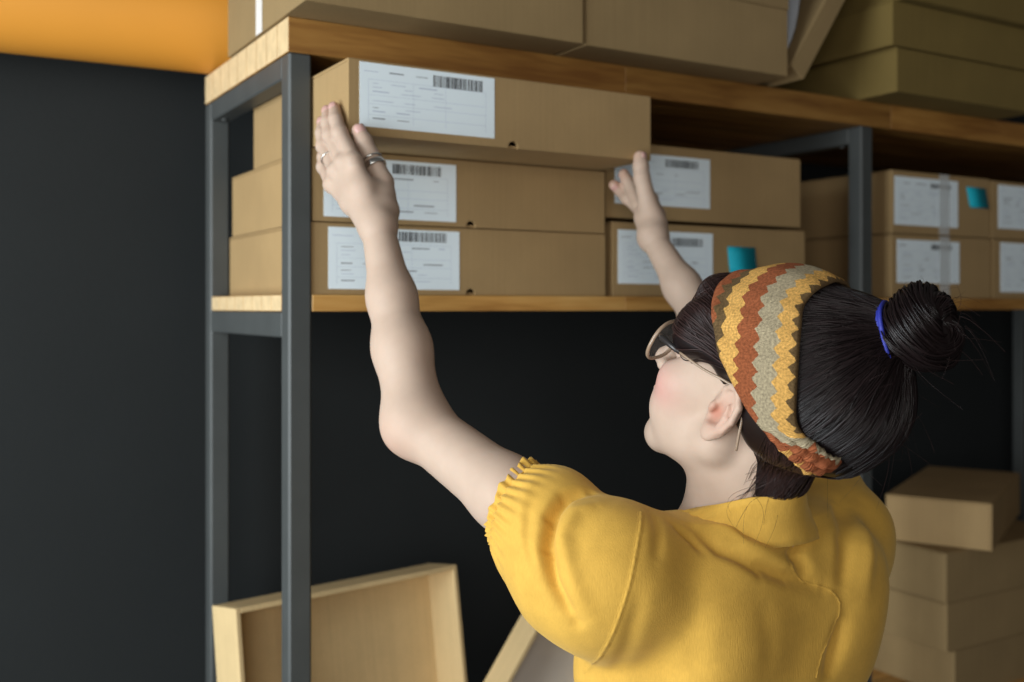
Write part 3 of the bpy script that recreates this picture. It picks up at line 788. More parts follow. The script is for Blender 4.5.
def knit_mat():
    m, nt, b = newmat('zigzag_striped_knit'); b.inputs['Roughness'].default_value = .9; b.inputs['Specular IOR Level'].default_value = .15
    uv = N(nt, 'ShaderNodeUVMap'); uv.uv_map = 'UVMap'
    sp = N(nt, 'ShaderNodeSeparateXYZ'); nt.links.new(uv.outputs[0], sp.inputs[0])
    pp = N(nt, 'ShaderNodeMath', operation='PINGPONG'); nt.links.new(sp.outputs['X'], pp.inputs[0]); pp.inputs[1].default_value = .0076
    nz = N(nt, 'ShaderNodeTexNoise', Scale=330.0, Detail=3.0); nt.links.new(uv.outputs[0], nz.inputs['Vector'])
    d1 = N(nt, 'ShaderNodeMath', operation='MULTIPLY_ADD'); nt.links.new(pp.outputs[0], d1.inputs[0]); d1.inputs[1].default_value = .80; nt.links.new(sp.outputs['Y'], d1.inputs[2])
    d2 = N(nt, 'ShaderNodeMath', operation='MULTIPLY_ADD'); nt.links.new(nz.outputs['Fac'], d2.inputs[0]); d2.inputs[1].default_value = .0036; nt.links.new(d1.outputs[0], d2.inputs[2])
    sc = N(nt, 'ShaderNodeMath', operation='MULTIPLY'); nt.links.new(d2.outputs[0], sc.inputs[0]); sc.inputs[1].default_value = 1/.14
    rp = N(nt, 'ShaderNodeValToRGB'); nt.links.new(sc.outputs[0], rp.inputs[0]); cr = rp.color_ramp; cr.interpolation = 'CONSTANT'
    br, ye, be, ru = (.13, .080, .035, 1), (.62, .345, .095, 1), (.36, .295, .19, 1), (.285, .085, .034, 1)
    stops = [(0, br), (.0098, ye), (.023, be), (.042, ru), (.061, ye), (.080, br), (.091, ru), (.107, ye)]
    e = cr.elements; e[0].position = 0; e[0].color = br; e[1].position = stops[1][0]/.14; e[1].color = stops[1][1]
    for p_, c_ in stops[2:]: k = e.new(p_/.14); k.color = c_
    # flecks of another yarn
    fl = N(nt, 'ShaderNodeTexNoise', Scale=420.0, Detail=2.0); nt.links.new(uv.outputs[0], fl.inputs['Vector'])
    r = N(nt, 'ShaderNodeMapRange'); nt.links.new(fl.outputs['Fac'], r.inputs['Value']); r.inputs['From Min'].default_value = .3; r.inputs['From Max'].default_value = .7; r.inputs['To Min'].default_value = .68; r.inputs['To Max'].default_value = 1.3
    h = N(nt, 'ShaderNodeHueSaturation'); nt.links.new(rp.outputs[0], h.inputs['Color']); nt.links.new(r.outputs[0], h.inputs['Value'])
    nt.links.new(h.outputs[0], b.inputs['Base Color'])
    # knit rows
    wv = N(nt, 'ShaderNodeTexWave', Scale=260.0, Distortion=3.0); wv.inputs['Detail Scale'].default_value = 2.0; nt.links.new(uv.outputs[0], wv.inputs['Vector'])
    ad = N(nt, 'ShaderNodeMath', operation='ADD'); nt.links.new(wv.outputs['Fac'], ad.inputs[0]); nt.links.new(fl.outputs['Fac'], ad.inputs[1])
    bp = N(nt, 'ShaderNodeBump', Strength=.6, Distance=.0012); nt.links.new(ad.outputs[0], bp.inputs['Height']); nt.links.new(bp.outputs['Normal'], b.inputs['Normal'])
    return m
def hair_mat(name, col, rough):
    m, nt, b = newmat(name); b.inputs['Roughness'].default_value = rough; b.inputs['Specular IOR Level'].default_value = .3
    a = N(nt, 'ShaderNodeNewGeometry'); r = N(nt, 'ShaderNodeMapRange'); nt.links.new(a.outputs['Random Per Island'], r.inputs['Value'])
    r.inputs['To Min'].default_value = .5; r.inputs['To Max'].default_value = 1.7
    h = N(nt, 'ShaderNodeHueSaturation'); h.inputs['Color'].default_value = (*col, 1); nt.links.new(r.outputs[0], h.inputs['Value']); nt.links.new(h.outputs[0], b.inputs['Base Color'])
    return m
M['skin'] = skin_mat()
M['blouse'] = cloth_mat('mustard_yellow_cloth', (.63, .365, .064))
M['knit'] = knit_mat()
M['hair'] = hair_mat('dark_brown_hair', (.0085, .0050, .0052), .34)
M['hair_front'] = hair_mat('reddish_brown_hair', (.022, .0105, .0095), .40)
M['denim'] = plain('dark_denim', (.03, .045, .08), .85, noise=.15, nscale=200)
M['shoe'] = plain('white_canvas_shoe', (.6, .58, .55), .7, noise=.05)
M['tie'] = plain('blue_elastic', (.02, .03, .30), .55, bump=.3, bscale=900)
M['silver'] = plain('silver', (.72, .71, .68), .22, 1.0)
M['nail'] = plain('pink_fingernail', (.60, .36, .32), .3, 0, .5)
M['frame_dark'] = plain('dark_grey_glasses_metal', (.06, .055, .055), .35, .6)
M['frame_clear'] = plain('clear_champagne_acetate', (.30, .21, .145), .2, 0, .5)
M['eye'] = plain('eye_white', (.75, .72, .70), .15)
M['iris'] = plain('brown_iris', (.06, .03, .015), .1)
def lens_mat():
    m, nt, b = newmat('glasses_lens'); b.inputs['Base Color'].default_value = (.9, .9, .9, 1); b.inputs['Roughness'].default_value = .03; b.inputs['Alpha'].default_value = .05
    return m
M['lens'] = lens_mat()

# ------------------------------------------------------------------ the person
person = empty('person', (.765, .83, 0))
tag(person, 'person in mustard blouse and knitted zigzag headband reaching up to hold a box', 'person')
PO = np.array((.765, .83, 0.0))
def plink(name, v, f, mat, parent=None, smooth=True):
    me = bpy.data.meshes.new(name); v = np.asarray(v, dtype=np.float64)-PO
    me.from_pydata(v.tolist(), [], [tuple(q) for q in (f.tolist() if hasattr(f, 'tolist') else f)]); me.update()
    return link(name, me, mat, parent or person, smooth)

FS, FHA, FBN, FBL = build_skin(), build_hair(), build_bun(), build_blouse()
# skin: one continuous body
v, f = polygonise(FS, (.42, .66, .99), (1.08, 1.36, 1.90), .0020)
v = relax(v, f, 2)
body = plink('body', v, f, M['skin'])
lp = (v-E0)@RH
col = np.tile(np.array((.495, .365, .285)), (len(v), 1))
def blend(mask, c, a):
    global col
    w = np.clip(mask, 0, 1)[:, None]*a; col = col*(1-w)+np.array(c)*w
def gauss(p, c, s): return np.exp(-(((p-np.array(c))/np.array(s))**2).sum(1))
for s in (-1, 1):
    blend(gauss(lp, (.072, s*.048, -.022), (.024, .022, .020)), (.62, .24, .23), .62)
    blend(gauss(lp, (-.01, s*.080, .0), (.02, .014, .026)), (.58, .29, .22), .45)
    blend(gauss(lp, (.004, s*.073, -.005), (.007, .012, .010)), (.40, .12, .07), .75)
blend(gauss(lp, (.105, 0, -.0505), (.010, .018, .0075)), (.46, .17, .155), .8)
for Fg in (LEFT_F, RIGHT_F):
    for j in Fg.values(): blend(gauss(v, j[-1], (.011,)*3), (.60, .30, .22), .5)
blend(gauss(v, EL+np.array((-.02, 0, -.02)), (.03,)*3), (.57, .31, .23), .4)
ca = body.data.color_attributes.new('tint', 'FLOAT_COLOR', 'POINT')
ca.data.foreach_set('color', np.concatenate([col, np.ones((len(col), 1))], 1).astype(np.float32).ravel())

# eyes
for s in (-1, 1):
    bm = bmesh.new(); bmesh.ops.create_uvsphere(bm, u_segments=20, v_segments=12, radius=.0122)
    eo = bmobj('eye', bm, M['eye'], person, True); eo.location = Vector(hd((.0838, s*.031, .0155))-PO)
    bm = bmesh.new(); bmesh.ops.create_uvsphere(bm, u_segments=16, v_segments=10, radius=.0062)
    io = bmobj('iris', bm, M['iris'], eo, True); io.location = Vector(RH@_v((.0075, 0, .001)))
    pts = [hd(q) for q in ((.098, s*.012, .031), (.098, s*.024, .0345), (.092, s*.036, .0345), (.081, s*.047, .030))]
    vv, ff = tube(pts, [.0012, .0022, .0020, .0009], 6); plink('eyebrow', vv, ff, M['hair_front'])

# blouse
v, f = polygonise(FBL, (.44, .66, .84), (1.06, 1.06, 1.60), .0024)
v = relax(v, f, 1)
blouse = plink('blouse', v, f, M['blouse'])

# ruffled edge of the gathered cuff
def arm_frame(ax):
    a = nrm(np.cross(ax, (0, 0, 1))); return a, np.cross(ax, a)
ad_ = nrm(EL-SL); a_ = nrm(ad_-CAX*ad_.dot(CAX)); b_ = np.cross(CAX, a_); a_ = a_*1.10; vv = []; ff = []; nu, nv = 260, 7
for j in range(nv):
    t = j/(nv-1)
    for i in range(nu):
        th = 2*math.pi*i/nu; ph_ = 30*th+2*math.sin(2*th)+.8*math.sin(5*th)
        r = .0420+.0020*t+(.0007+.0008*t)*math.sin(ph_)+.0008*math.sin(7*th)
        q = CUFF+ad_*(-.0040+.0155*t+.0016*t*math.sin(ph_*.5+1.5))
        vv.append(q+(a_*math.cos(th)+b_*math.sin(th))*r)
for j in range(nv-1):
    for i in range(nu): ff.append((j*nu+i, j*nu+(i+1) % nu, (j+1)*nu+(i+1) % nu, (j+1)*nu+i))
fo = plink('cuff_frill', vv, ff, M['blouse'], blouse); md = fo.modifiers.new('thickness', 'SOLIDIFY'); md.thickness = .0009
for tpos in (-.0030, .0008):
    ring = [CUFF+ad_*tpos+(a_*math.cos(t)+b_*math.sin(t))*(.0428+.0009*math.sin(30*t+2*math.sin(2*t))) for t in np.linspace(0, 2*math.pi, 131)[:-1]]
    vv, ff = closed_tube(ring, .0010, 6); plink('elastic_stitching', vv, ff, M['blouse'], blouse)

# collar band standing round the neck
CN = nrm(hd((-.030, 0, -.030))-(NB+_v((0, .012, -.02)))); CA = nrm((-.02, .10, 1)); cx = nrm(np.cross(CA, (0, 1, 0))); cy = np.cross(CA, cx)   # cx to her right, cy to the front
vv = []; ff = []; nu, nv = 72, 8
CB = NB+_v((0, .010, 0))+CN*.006+COLLAR_OFF
for j in range(nv):
    t = j/(nv-1)
    for i in range(nu):
        th = math.radians(-58)+math.radians(296)*(i/(nu-1))   # open at the throat
        dr_ = cx*math.cos(th)+cy*math.sin(th); hf = min(max(.62+.55*math.sin(th), .12), 1); c0 = CB+CN*(-.030+(.028+.034*hf)*t)
        rs = np.linspace(.03, .11, 81); val = FS(c0+rs[:, None]*dr_); k_ = int(np.argmax(val > .0030+.0085*(1-t)+.001*math.sin(5*th)*t)) or 60
        q = c0+dr_*min(rs[k_], .085)
        vv.append(q)
for j in range(nv-1):
    for i in range(nu-1): ff.append((j*nu+i, j*nu+i+1, (j+1)*nu+i+1, (j+1)*nu+i))
co = plink('collar', vv, ff, M['blouse'], blouse); md = co.modifiers.new('thickness', 'SOLIDIFY'); md.thickness = .0028; md.offset = 0

# piped seams lying on the cloth
def resample(pts, n):
    pts = np.array(pts, dtype=float); m = len(pts)
    t = np.linspace(0, m-1, n); out = []
    for q in t:
        i = min(int(q), m-2); u = q-i
        p0, p1, p2, p3 = pts[max(i-1, 0)], pts[i], pts[i+1], pts[min(i+2, m-1)]
        out.append(.5*((2*p1)+(-p0+p2)*u+(2*p0-5*p1+4*p2-p3)*u*u+(-p0+3*p1-3*p2+p3)*u**3))
    return np.array(out)
for pts, wid in SEAMS:
    q = project(FBL, resample(pts, 120), .0004, 6); g = grad(FBL, q); t = np.gradient(q, axis=0); t /= np.linalg.norm(t, axis=1, keepdims=True); sd = np.cross(g, t)
    prof = np.linspace(-1, 1, 9); vv = []; ff = []; m = len(prof)
    pk = np.sin(np.arange(len(q))*1.35)*.35+np.sin(np.arange(len(q))*.61)*.3
    for j in prof:
        pj = project(FBL, q+sd*wid*j, 0, 2)
        hh = (.0013+.0006*pk)*(1-abs(j)**4)-.0005-.0009*math.exp(-((abs(j)-.55)/.18)**2)*(1+pk)
        vv.append(pj+g*hh[:, None])
    vv = np.stack(vv, 1).reshape(-1, 3)
    for i in range(len(q)-1):
        for j in range(m-1): ff.append((i*m+j, i*m+j+1, (i+1)*m+j+1, (i+1)*m+j))
    plink('seam', vv, ff, M['blouse'], blouse)

# trousers and shoes (below the picture)
TR = Field(); 
TR.ell((.762, .845, .90), (.172, .125, .12), None, .05)
for s, x, y in ((-1, .675, .835), (1, .850, .86)):
    TR.poly([(.762+s*.075, .845, .86), (x, y+.01, .50), (x, y, .09)], [.095, .066, .060], .03)
    TR.half((0, 0, .075), (0, 0, 1), .004) if s == 1 else None
v, f = polygonise(TR, (.52, .66, .04), (1.0, 1.04, 1.06), .008); plink('trousers', v, f, M['denim'])
for x, y in ((.675, .835), (.850, .86)):
    S_ = Field(); S_.ell((x, y+.055, .040), (.044, .125, .040), None, .03); S_.cap((x, y, .05), (x, y, .10), .042, .040, k=.03); S_.half((0, 0, .001), (0, 0, 1), .004)
    v, f = polygonise(S_, (x-.08, y-.12, -.02), (x+.08, y+.22, .17), .006); plink('shoe', v, f, M['shoe'])

# fingernails and rings
def nail(c, axis, normal, w, l, name='fingernail'):
    axis = nrm(axis); normal = nrm(_v(normal)-axis*_v(normal).dot(axis)); side = np.cross(axis, normal)
    vv = []; ff = []; n1, n2 = 9, 7
    for j in range(n2):
        for i in range(n1):
            u, q = -1+2*i/(n1-1), -1+2*j/(n2-1)
            sx = u*math.sqrt(max(1-.55*q*q, 0)); 
            vv.append(_v(c)+side*w*sx+axis*l*q+normal*(-.42*w*sx*sx-.10*l*q*q))
    for j in range(n2-1):
        for i in range(n1-1): k = j*n1+i; ff.append((k, k+1, k+n1+1, k+n1))
    o = plink(name, vv, ff, M['nail'], body); md = o.modifiers.new('thickness', 'SOLIDIFY'); md.thickness = .0008; md.offset = 0
DORS_L = {'index': (-.75, -.65, .1), 'middle': (-.8, -.6, .1), 'ring': (-.85, -.5, .1), 'little': (-.9, -.4, .1), 'thumb': (-.12, -.95, .1)}
DORS_R = {'index': (.2, -.3, -1), 'middle': (.2, -.5, -.8), 'ring': (.8, 0, -.5), 'little': (.8, 0, -.5), 'thumb': (.42, -.90, .05)}
for Fg, D in ((LEFT_F, DORS_L), (RIGHT_F, DORS_R)):
    for nme, j in Fg.items():
        t = j[-1]; ax = t-j[-2]; r = FR[nme][3]; w = r*.82
        axn = nrm(ax); n_ = nrm(_v(D[nme])-axn*_v(D[nme]).dot(axn))
        base = t-axn*.0015
        # push out to the skin surface
        s_ = np.linspace(0, .016, 60); val = FS(base+s_[:, None]*n_); k_ = np.argmax(val > 0)
        nail(base+n_*(s_[k_]+.0002), ax, n_, w, .0062 if nme == 'thumb' else .005)
def ring_part(c, axis, r, w, th, label):
    axis = nrm(axis); a = nrm(np.cross(axis, (0, 0, 1))); b = np.cross(axis, a)
    pts = [_v(c)+(a*math.cos(t)+b*math.sin(t))*r for t in np.linspace(0, 2*math.pi, 49)[:-1]]
    vv, ff = closed_tube(pts, th, 8, rb=w); o = plink('ring', vv, ff, M['silver'], body); o['label'] = label
j = LEFT_F['ring']; ring_part(lerp(j[0], j[1], .50), j[1]-j[0], .0110, .0011, .0010, 'thin silver finger ring')
j = LEFT_F['thumb']; ring_part(lerp(j[1], j[2], .62), j[2]-j[1], .0132, .0044, .0013, 'wide silver thumb ring')
ring_part(lerp(j[1], j[2], .83), j[2]-j[1], .0128, .0015, .0012, 'narrow silver thumb ring')

# ------------------------------------------------------------------ hair
v, f = polygonise(FHA, E0-.19, E0+.21, .0028); v = relax(v, f, 2)
hair = plink('hair', v, f, M['hair'])
v, f = polygonise(FBN, hd(BUN)-.06, hd(BUN)+.06, .0022); bun = plink('bun', v, f, M['hair'], hair)
rng = np.random.RandomState(5)
def tubes(paths, rad, n=4):
    """paths (S,T,3); rad (S,T)"""
    S, T, _ = paths.shape
    t = np.gradient(paths, axis=1); t /= np.maximum(np.linalg.norm(t, axis=2, keepdims=True), 1e-9)
    ref = np.tile(np.array((.31, .52, .79)), (S, T, 1)); a = np.cross(t, ref); a /= np.maximum(np.linalg.norm(a, axis=2, keepdims=True), 1e-9); b = np.cross(t, a)
    an = np.arange(n)*2*math.pi/n
    V = paths[:, :, None, :]+rad[:, :, None, None]*(a[:, :, None, :]*np.cos(an)[None, None, :, None]+b[:, :, None, :]*np.sin(an)[None, None, :, None])
    I = np.arange(S*T*n).reshape(S, T, n)
    q = np.stack([I[:, :-1, :], np.roll(I, -1, 2)[:, :-1, :], np.roll(I, -1, 2)[:, 1:, :], I[:, 1:, :]], -1).reshape(-1, 4)
    return V.reshape(-1, 3), q
def flow(start, target, steps, off, pull=1.0, wob=.0):
    """comb strands over the hair surface from start (local) towards target (local)"""
    p = project(FHA, hds(start), 0, 5); tg = hds(target); path = [p.copy()]
    for i in range(steps-1):
        d = tg-p; L = np.linalg.norm(d, axis=1, keepdims=True); g = grad(FHA, p)
        d = d/np.maximum(L, 1e-6); d = d-g*(d*g).sum(1, keepdims=True); d /= np.maximum(np.linalg.norm(d, axis=1, keepdims=True), .15)
        stp = L/(steps-1-i)*1.12
        p = p+d*np.minimum(stp, L)
        if i < steps-3: p = project(FHA, p, 0, 1)
        path.append(p.copy())
    q = np.stack(path, 1); S = len(p)
    g = grad(FHA, q.reshape(-1, 3)).reshape(q.shape)
    tt = np.linspace(0, 1, steps)
    w = (off[:, None]*(.35+.65*np.sin(np.pi*np.clip(tt, .02, .98)))[None])[:, :, None]
    if wob:
        t = np.gradient(q, axis=1); sd = np.cross(g, t); sd /= np.maximum(np.linalg.norm(sd, axis=2, keepdims=True), 1e-9)
        am = rng.normal(0, wob, (S, 1)); fq = rng.uniform(.6, 1.6, (S, 1)); ph_ = rng.uniform(0, 6.28, (S, 1))
        q = q+sd*(am*np.sin(6.28*fq*tt[None]+ph_)*np.sin(np.pi*tt)[None])[..., None]
    return q+g*w
def edge_pts(tab, n):
    """random points along a polyline table"""
    tab = np.array(tab); t = rng.uniform(0, len(tab)-1.001, n); i = t.astype(int); u = (t-i)[:, None]
    return tab[i]*(1-u)+tab[i+1]*u
FRONT = [(.075, 0, .106), (.074, .026, .100), (.067, .054, .088), (.053, .070, .075), (.031, .077, .056), (.006, .084, .041), (-.018, .085, .028), (-.051, .082, .017), (-.070, .073, .009), (-.088, .057, .002), (-.101, .031, -.001), (-.105, 0, -.003)]
BACK = [(-.007, 0, .146), (-.007, .026, .141), (-.010, .055, .122), (-.022, .069, .107), (-.034, .078, .091), (-.050, .083, .066), (-.063, .081, .042), (-.077, .078, .030), (-.090, .070, .029), (-.103, .055, .026), (-.112, .031, .022), (-.116, 0, .020)]
mir = lambda T: [(x, -y, z) for x, y, z in T]
tie = np.array(TIE)
def tie_targets(st, r=.012):
    d = st-(K+np.outer((st-K)@BD, BD)); d /= np.maximum(np.linalg.norm(d, axis=1, keepdims=True), 1e-6)
    return tie+d*r*rng.uniform(.6, 1.1, (len(st), 1))
A = []; R_ = []
def addset(paths, r0):
    A.append(paths); S, T, _ = paths.shape
    tt = np.linspace(0, 1, T); R_.append((r0[:, None]*(.55+.45*np.sin(np.pi*np.clip(tt, .05, .95))**.5)[None]))
T_ = 22
for tab, n in ((BACK, 620), (mir(BACK), 300)):
    st = edge_pts(tab, n)+rng.normal(0, .002, (n, 3)); addset(flow(st, tie_targets(st), T_, rng.uniform(-.0006, .0022, n), wob=.0022), rng.uniform(.0003, .0010, n))
# extra locks starting on the back of the head
st = hds(np.zeros((1, 3))); th = rng.uniform(0, 2*math.pi, 500); n = 500
loc = K+np.stack([-rng.uniform(.055, .10, n), rng.uniform(-.075, .085, n), rng.uniform(-.05, .05, n)], 1)
addset(flow(loc, tie_targets(loc), T_, rng.uniform(-.0004, .0026, n), wob=.0028), rng.uniform(.0003, .0009, n))
vs_, fs_ = tubes(np.concatenate(A), np.concatenate(R_)); hs = plink('combed_strands', vs_, fs_, M['hair'], hair); hs['kind'] = 'stuff'
# fringe: from the forehead down over the temple, tucked behind the ear
A = []; R_ = []
n = 420
for sgn, n in ((1, 420), (-1, 200)):
    fr_ = np.array([(.095, .0, .086), (.098, .020, .078), (.094, .038, .068), (.086, .052, .058), (.080, .058, .044)]); t = rng.uniform(0, 3.99, n); i = t.astype(int); u = (t-i)[:, None]
    st = fr_[i]*(1-u)+fr_[i+1]*u+rng.normal(0, .003, (n, 3)); u2 = rng.uniform(0, 1, (n, 1))
    up = np.array(FRONT)[1:8]; tk = (1-t/4)*5; i2 = np.clip(tk.astype(int), 0, 5); 
    tg = np.where(u2 < .5, np.array((-.014, .086, .058)), np.array((-.026, .087, .050)))+rng.normal(0, .003, (n, 3))
    st = st*np.array((1, sgn, 1)); tg = tg*np.array((1, sgn, 1))
    addset(flow(st, tg, T_, rng.uniform(-.0004, .0028, n)), rng.uniform(.0003, .0009, n))
    n2 = n//2; st = edge_pts(FRONT[:6], n2)*np.array((1, sgn, 1)); tg = np.array((.088, .045*sgn, .052))+rng.normal(0, .010, (n2, 3))*np.array((.6, 1, 1.4))
    addset(flow(st, tg, T_, rng.uniform(-.0004, .0022, n2)), rng.uniform(.0003, .0009, n2))
vs_, fs_ = tubes(np.concatenate(A), np.concatenate(R_)); hs = plink('fringe_strands', vs_, fs_, M['hair_front'], hair); hs['kind'] = 'stuff'
# hair of the nape drawn up under the band
FU = lambda p: np.minimum(FS(p), FHA(p))
n = 420; TN = 12; st = np.stack([rng.uniform(-.090, -.048, n), rng.uniform(-.05, .058, n), -.052-.034*rng.uniform(0, 1, n)**2], 1)
tg = edge_pts(FRONT[7:], n)*np.where(st[:, 1:2] < 0, np.array((1, -1, 1)), 1.0)
s0 = project(FU, hds(st), 0, 4); s1 = hds(tg); tt = np.linspace(0, 1, TN)[None, :, None]
pth = s0[:, None]*(1-tt)+s1[:, None]*tt
pth = project(FU, pth.reshape(-1, 3), .0007, 4).reshape(pth.shape)
rd = rng.uniform(.0002, .0007, n)[:, None]*np.linspace(.12, 1, TN)[None]**.7
vs_, fs_ = tubes(pth, rd); hs = plink('nape_strands', vs_, fs_, M['hair_front'], hair); hs['kind'] = 'stuff'
# coil of the bun
a1 = nrm(np.cross(BD, (0, 1, 0))); b1_ = np.cross(BD, a1); n = 760; T2 = 30
ph0 = rng.uniform(0, 2*math.pi, n); th0 = rng.uniform(0, 2*math.pi, n); tw = rng.uniform(.5, 1.1, n); ln_ = rng.uniform(1.5, 3.4, n); rr0 = rng.uniform(.0195, .0236, n)
s_ = np.linspace(0, 1, T2)[None]
ph = ph0[:, None]+ln_[:, None]*s_; thh = th0[:, None]+tw[:, None]*ln_[:, None]*s_*.8
rt = rr0[:, None]*(1+.09*np.sin(3*ph)+.05*np.sin(5*thh))*(1-.15*(2*s_-1)**4)
rad = .0185+rt*np.cos(thh)
pl = BUN+rad[..., None]*(a1*np.cos(ph)[..., None]+b1_*np.sin(ph)[..., None])+BD*((rt*np.sin(thh)+.004*np.sin(ph))[..., None])
vs_, fs_ = tubes(hds(pl.reshape(-1, 3)).reshape(pl.shape), np.tile(rng.uniform(.0004, .0012, n)[:, None], (1, T2)))
hs = plink('bun_strands', vs_, fs_, M['hair'], bun); hs['kind'] = 'stuff'
# lock wound round the root of the bun
A = []; R_ = []; n = 150
ph0 = rng.uniform(0, 2*math.pi, n); ln_ = rng.uniform(1.6, 3.2, n); ph = ph0[:, None]+ln_[:, None]*s_; q0 = rng.uniform(0, 2*math.pi, n); th2 = q0[:, None]+2.2*ln_[:, None]*s_*.5
rb = .0085*(1+.15*np.sin(2*ph)); rad = .0275+rb*np.cos(th2)
pl = K+BD*.092+rad[..., None]*(a1*np.cos(ph)[..., None]+b1_*np.sin(ph)[..., None])+BD*((rb*np.sin(th2))[..., None])
addset(hds(pl.reshape(-1, 3)).reshape(pl.shape), rng.uniform(.0005, .0013, n))
vs_, fs_ = tubes(np.concatenate(A), np.concatenate(R_)); hs = plink('wound_lock', vs_, fs_, M['hair'], hair); hs['kind'] = 'stuff'
# loose flyaway hairs
n = 120; T3 = 14; s3 = np.linspace(0, 1, T3)[None, :, None]
cen = np.where(rng.uniform(0, 1, (n, 1)) < .55, BUN, K+np.array((-.06, 0, .0)))
d = rng.normal(0, 1, (n, 3))+np.array((-.5, 0, .2)); d /= np.linalg.norm(d, axis=1, keepdims=True)
st = cen+d*np.where(cen[:, :1] == BUN[0], .036, .062); sd = rng.normal(0, 1, (n, 3)); sd -= d*(sd*d).sum(1, keepdims=True); sd /= np.linalg.norm(sd, axis=1, keepdims=True)
L_ = rng.uniform(.015, .045, (n, 1))
pl = st[:, None]+(d*L_*.55)[:, None]*s3+(sd*L_)[:, None]*s3**1.6+np.array((-.4, 0, -.5))*(L_[:, None]*.35)*s3**2
# wisps at the nape
n2 = 12; w0 = np.stack([rng.uniform(-.075, -.035, n2), rng.uniform(-.02, .062, n2), rng.uniform(-.075, -.05, n2)], 1)
w1 = w0+np.stack([rng.normal(-.016, .008, n2), rng.normal(.010, .012, n2), rng.uniform(-.050, -.015, n2)], 1)
wl = w0[:, None]*(1-s3)+w1[:, None]*s3+np.sin(s3*3.0)*rng.normal(0, .006, (n2, 1, 3))
pl = np.concatenate([pl, wl])
vs_, fs_ = tubes(hds(pl.reshape(-1, 3)).reshape(pl.shape), np.tile(np.linspace(.00017, .00008, T3)[None], (n+n2, 1)), 3)
hs = plink('flyaway_hairs', vs_, fs_, M['hair_front'], hair); hs['kind'] = 'stuff'
# blue elastic
for dz, rr_ in ((-.0005, .0322), (.0023, .0330)):
    pts = [hd(TIE+BD*(dz+.002*math.sin(2*t))+(a1*math.cos(t)+b1_*math.sin(t))*(rr_+.001*math.sin(5*t))) for t in np.linspace(0, 2*math.pi, 65)[:-1]]
    vv, ff = closed_tube(pts, .0021, 8); o = plink('hair_tie', vv, ff, M['tie'], hair); o['label'] = 'blue elastic hair tie'

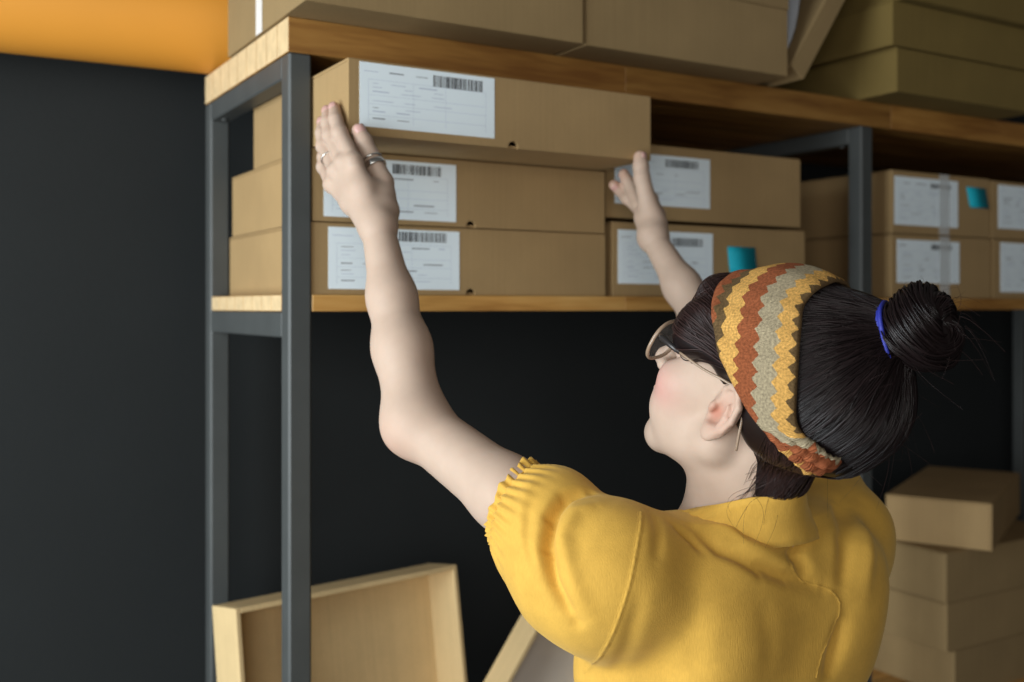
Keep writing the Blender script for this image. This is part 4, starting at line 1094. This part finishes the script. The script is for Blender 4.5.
# ------------------------------------------------------------------ headband
def band():
    ns = 150; nv = 26
    def curve(tab):
        full = list(tab)+[q for q in mir(tab)[::-1][1:-1]]
        full = np.array(full); m = len(full); out = []
        for q in np.linspace(0, m, ns+1)[:-1]:
            i = int(q) % m; u = q-int(q)
            p0, p1, p2, p3 = full[i-1], full[i], full[(i+1) % m], full[(i+2) % m]
            out.append(.5*((2*p1)+(-p0+p2)*u+(2*p0-5*p1+4*p2-p3)*u*u+(-p0+3*p1-3*p2+p3)*u**3))
        return np.array(out)
    Fr, Bk = curve(FRONT), curve(BACK)
    t = np.linspace(0, 1, nv)
    G = Bk[:, None]*(1-t)[None, :, None]+Fr[:, None]*t[None, :, None]
    # a bulge outwards so the projection lands evenly
    mid = G-K; G = K+mid*1.08
    W = project(FHA, hds(G.reshape(-1, 3)), .0030, 8).reshape(ns, nv, 3)
    g = grad(FHA, W.reshape(-1, 3)).reshape(W.shape)
    # s: 0 on top of the head, 1 at the nape
    k = np.arange(ns)/ns*2; s = np.where(k > 1, 2-k, k)
    ar = np.linspace(0, 1, nv)
    puff = .0022*np.sin(np.pi*ar)[None]**.7*np.ones((ns, 1))
    wr = np.clip((s-.60)/.10, 0, 1)[:, None]                          # scrunched at the back
    wrn = wr*(.0030*np.sin(ar[None]*17+9*s[:, None]*3)+.0022*np.sin(k[:, None]*150+ar[None]*5)+.0025*np.sin(np.pi*ar)[None])
    fine = (1-wr)*.0006*np.sin(k[:, None]*60+ar[None]*4)
    edge = -.0012*((ar[None] < .03) | (ar[None] > .97))
    x_ = np.clip((s-.80)/.11, 0, 1)[:, None]; bury = -.014*x_*x_*(3-2*x_)          # slips under the hair at the back
    W = W+g*(puff+wrn*(1-.7*x_)+fine+edge+bury)[..., None]
    ul = np.concatenate([[0], np.cumsum(np.linalg.norm(np.diff(W[:, 4], axis=0), axis=1))])
    dl = np.concatenate([np.zeros((ns, 1)), np.cumsum(np.linalg.norm(np.diff(W, axis=1), axis=2), axis=1)], 1)
    dl = dl*(1-wr)+wr*(.034+dl*.62)
    vv = W.reshape(-1, 3); ff = []; uv = []
    for i in range(ns):
        i2 = (i+1) % ns
        for j in range(nv-1):
            ff.append((i*nv+j, i2*nv+j, i2*nv+j+1, i*nv+j+1))
            u0 = ul[i]; u1 = ul[i+1] if i+1 < ns else ul[-1]+.004
            uv += [(u0, dl[i, j]), (u1, dl[i2, j]), (u1, dl[i2, j+1]), (u0, dl[i, j+1])]
    o = plink('headband', vv, ff, M['knit']); o['label'] = 'knitted headband with rust, yellow and beige zigzag stripes'
    l = o.data.uv_layers.new(name='UVMap'); l.data.foreach_set('uv', np.array(uv, dtype=np.float32).ravel())
    md = o.modifiers.new('thickness', 'SOLIDIFY'); md.thickness = .0030; md.offset = 1 if FLIP else -1
    return o
FLIP = False
band()

# ------------------------------------------------------------------ glasses
gl = empty('glasses', (0, 0, 0)); gl.parent = person; gl['label'] = 'glasses with clear rims and dark temples'
def glink(name, vv, ff, mat): return plink(name, vv, ff, mat, gl)
for s in (-1, 1):
    rim = []
    for t in np.linspace(0, 2*math.pi, 49)[:-1]:
        c_, n_ = math.cos(t), math.sin(t); y = .0265*math.copysign(abs(c_)**.8, c_); z = .0225*math.copysign(abs(n_)**.85, n_)
        rim.append(hd((.1065-.10*abs(y+.010)**1.0*(.6 if y > 0 else .2)-.004*(z > 0)*0, s*(.0365+y), .010+z)))
    vv, ff = closed_tube(rim, .0017, 8, rb=.0021); glink('rim', vv, ff, M['frame_clear'])
    cpt = sum(rim)/len(rim); vv = [cpt]+rim; ff = [(0, 1+i, 1+(i+1) % len(rim)) for i in range(len(rim))]
    o = glink('lens', vv, ff, M['lens']); md = o.modifiers.new('thickness', 'SOLIDIFY'); md.thickness = .0012; md.offset = 0
    pts = [hd(q) for q in ((.0985, s*.0635, .021), (.094, s*.0685, .0215), (.080, s*.0725, .022), (.066, s*.0755, .0225))]
    vv, ff = tube(pts, [.0024, .0032, .0031, .0024], 8); glink('temple', vv, ff, M['frame_dark'])
    pts = [hd(q) for q in ((.066, s*.0755, .0225), (.035, s*.0795, .0245), (.010, s*.0815, .0285), (-.008, s*.0815, .0285), (-.020, s*.0805, .016), (-.028, s*.0785, -.006), (-.033, s*.076, -.022))]
    vv, ff = tube(resample(pts, 26), .0013, 8); glink('temple_tip', vv, ff, M['frame_clear'])
vv, ff = tube([hd((.1075, -.0115, .016)), hd((.1105, -.004, .0195)), hd((.1105, .004, .0195)), hd((.1075, .0115, .016))], .0014, 8); glink('bridge', vv, ff, M['frame_clear'])
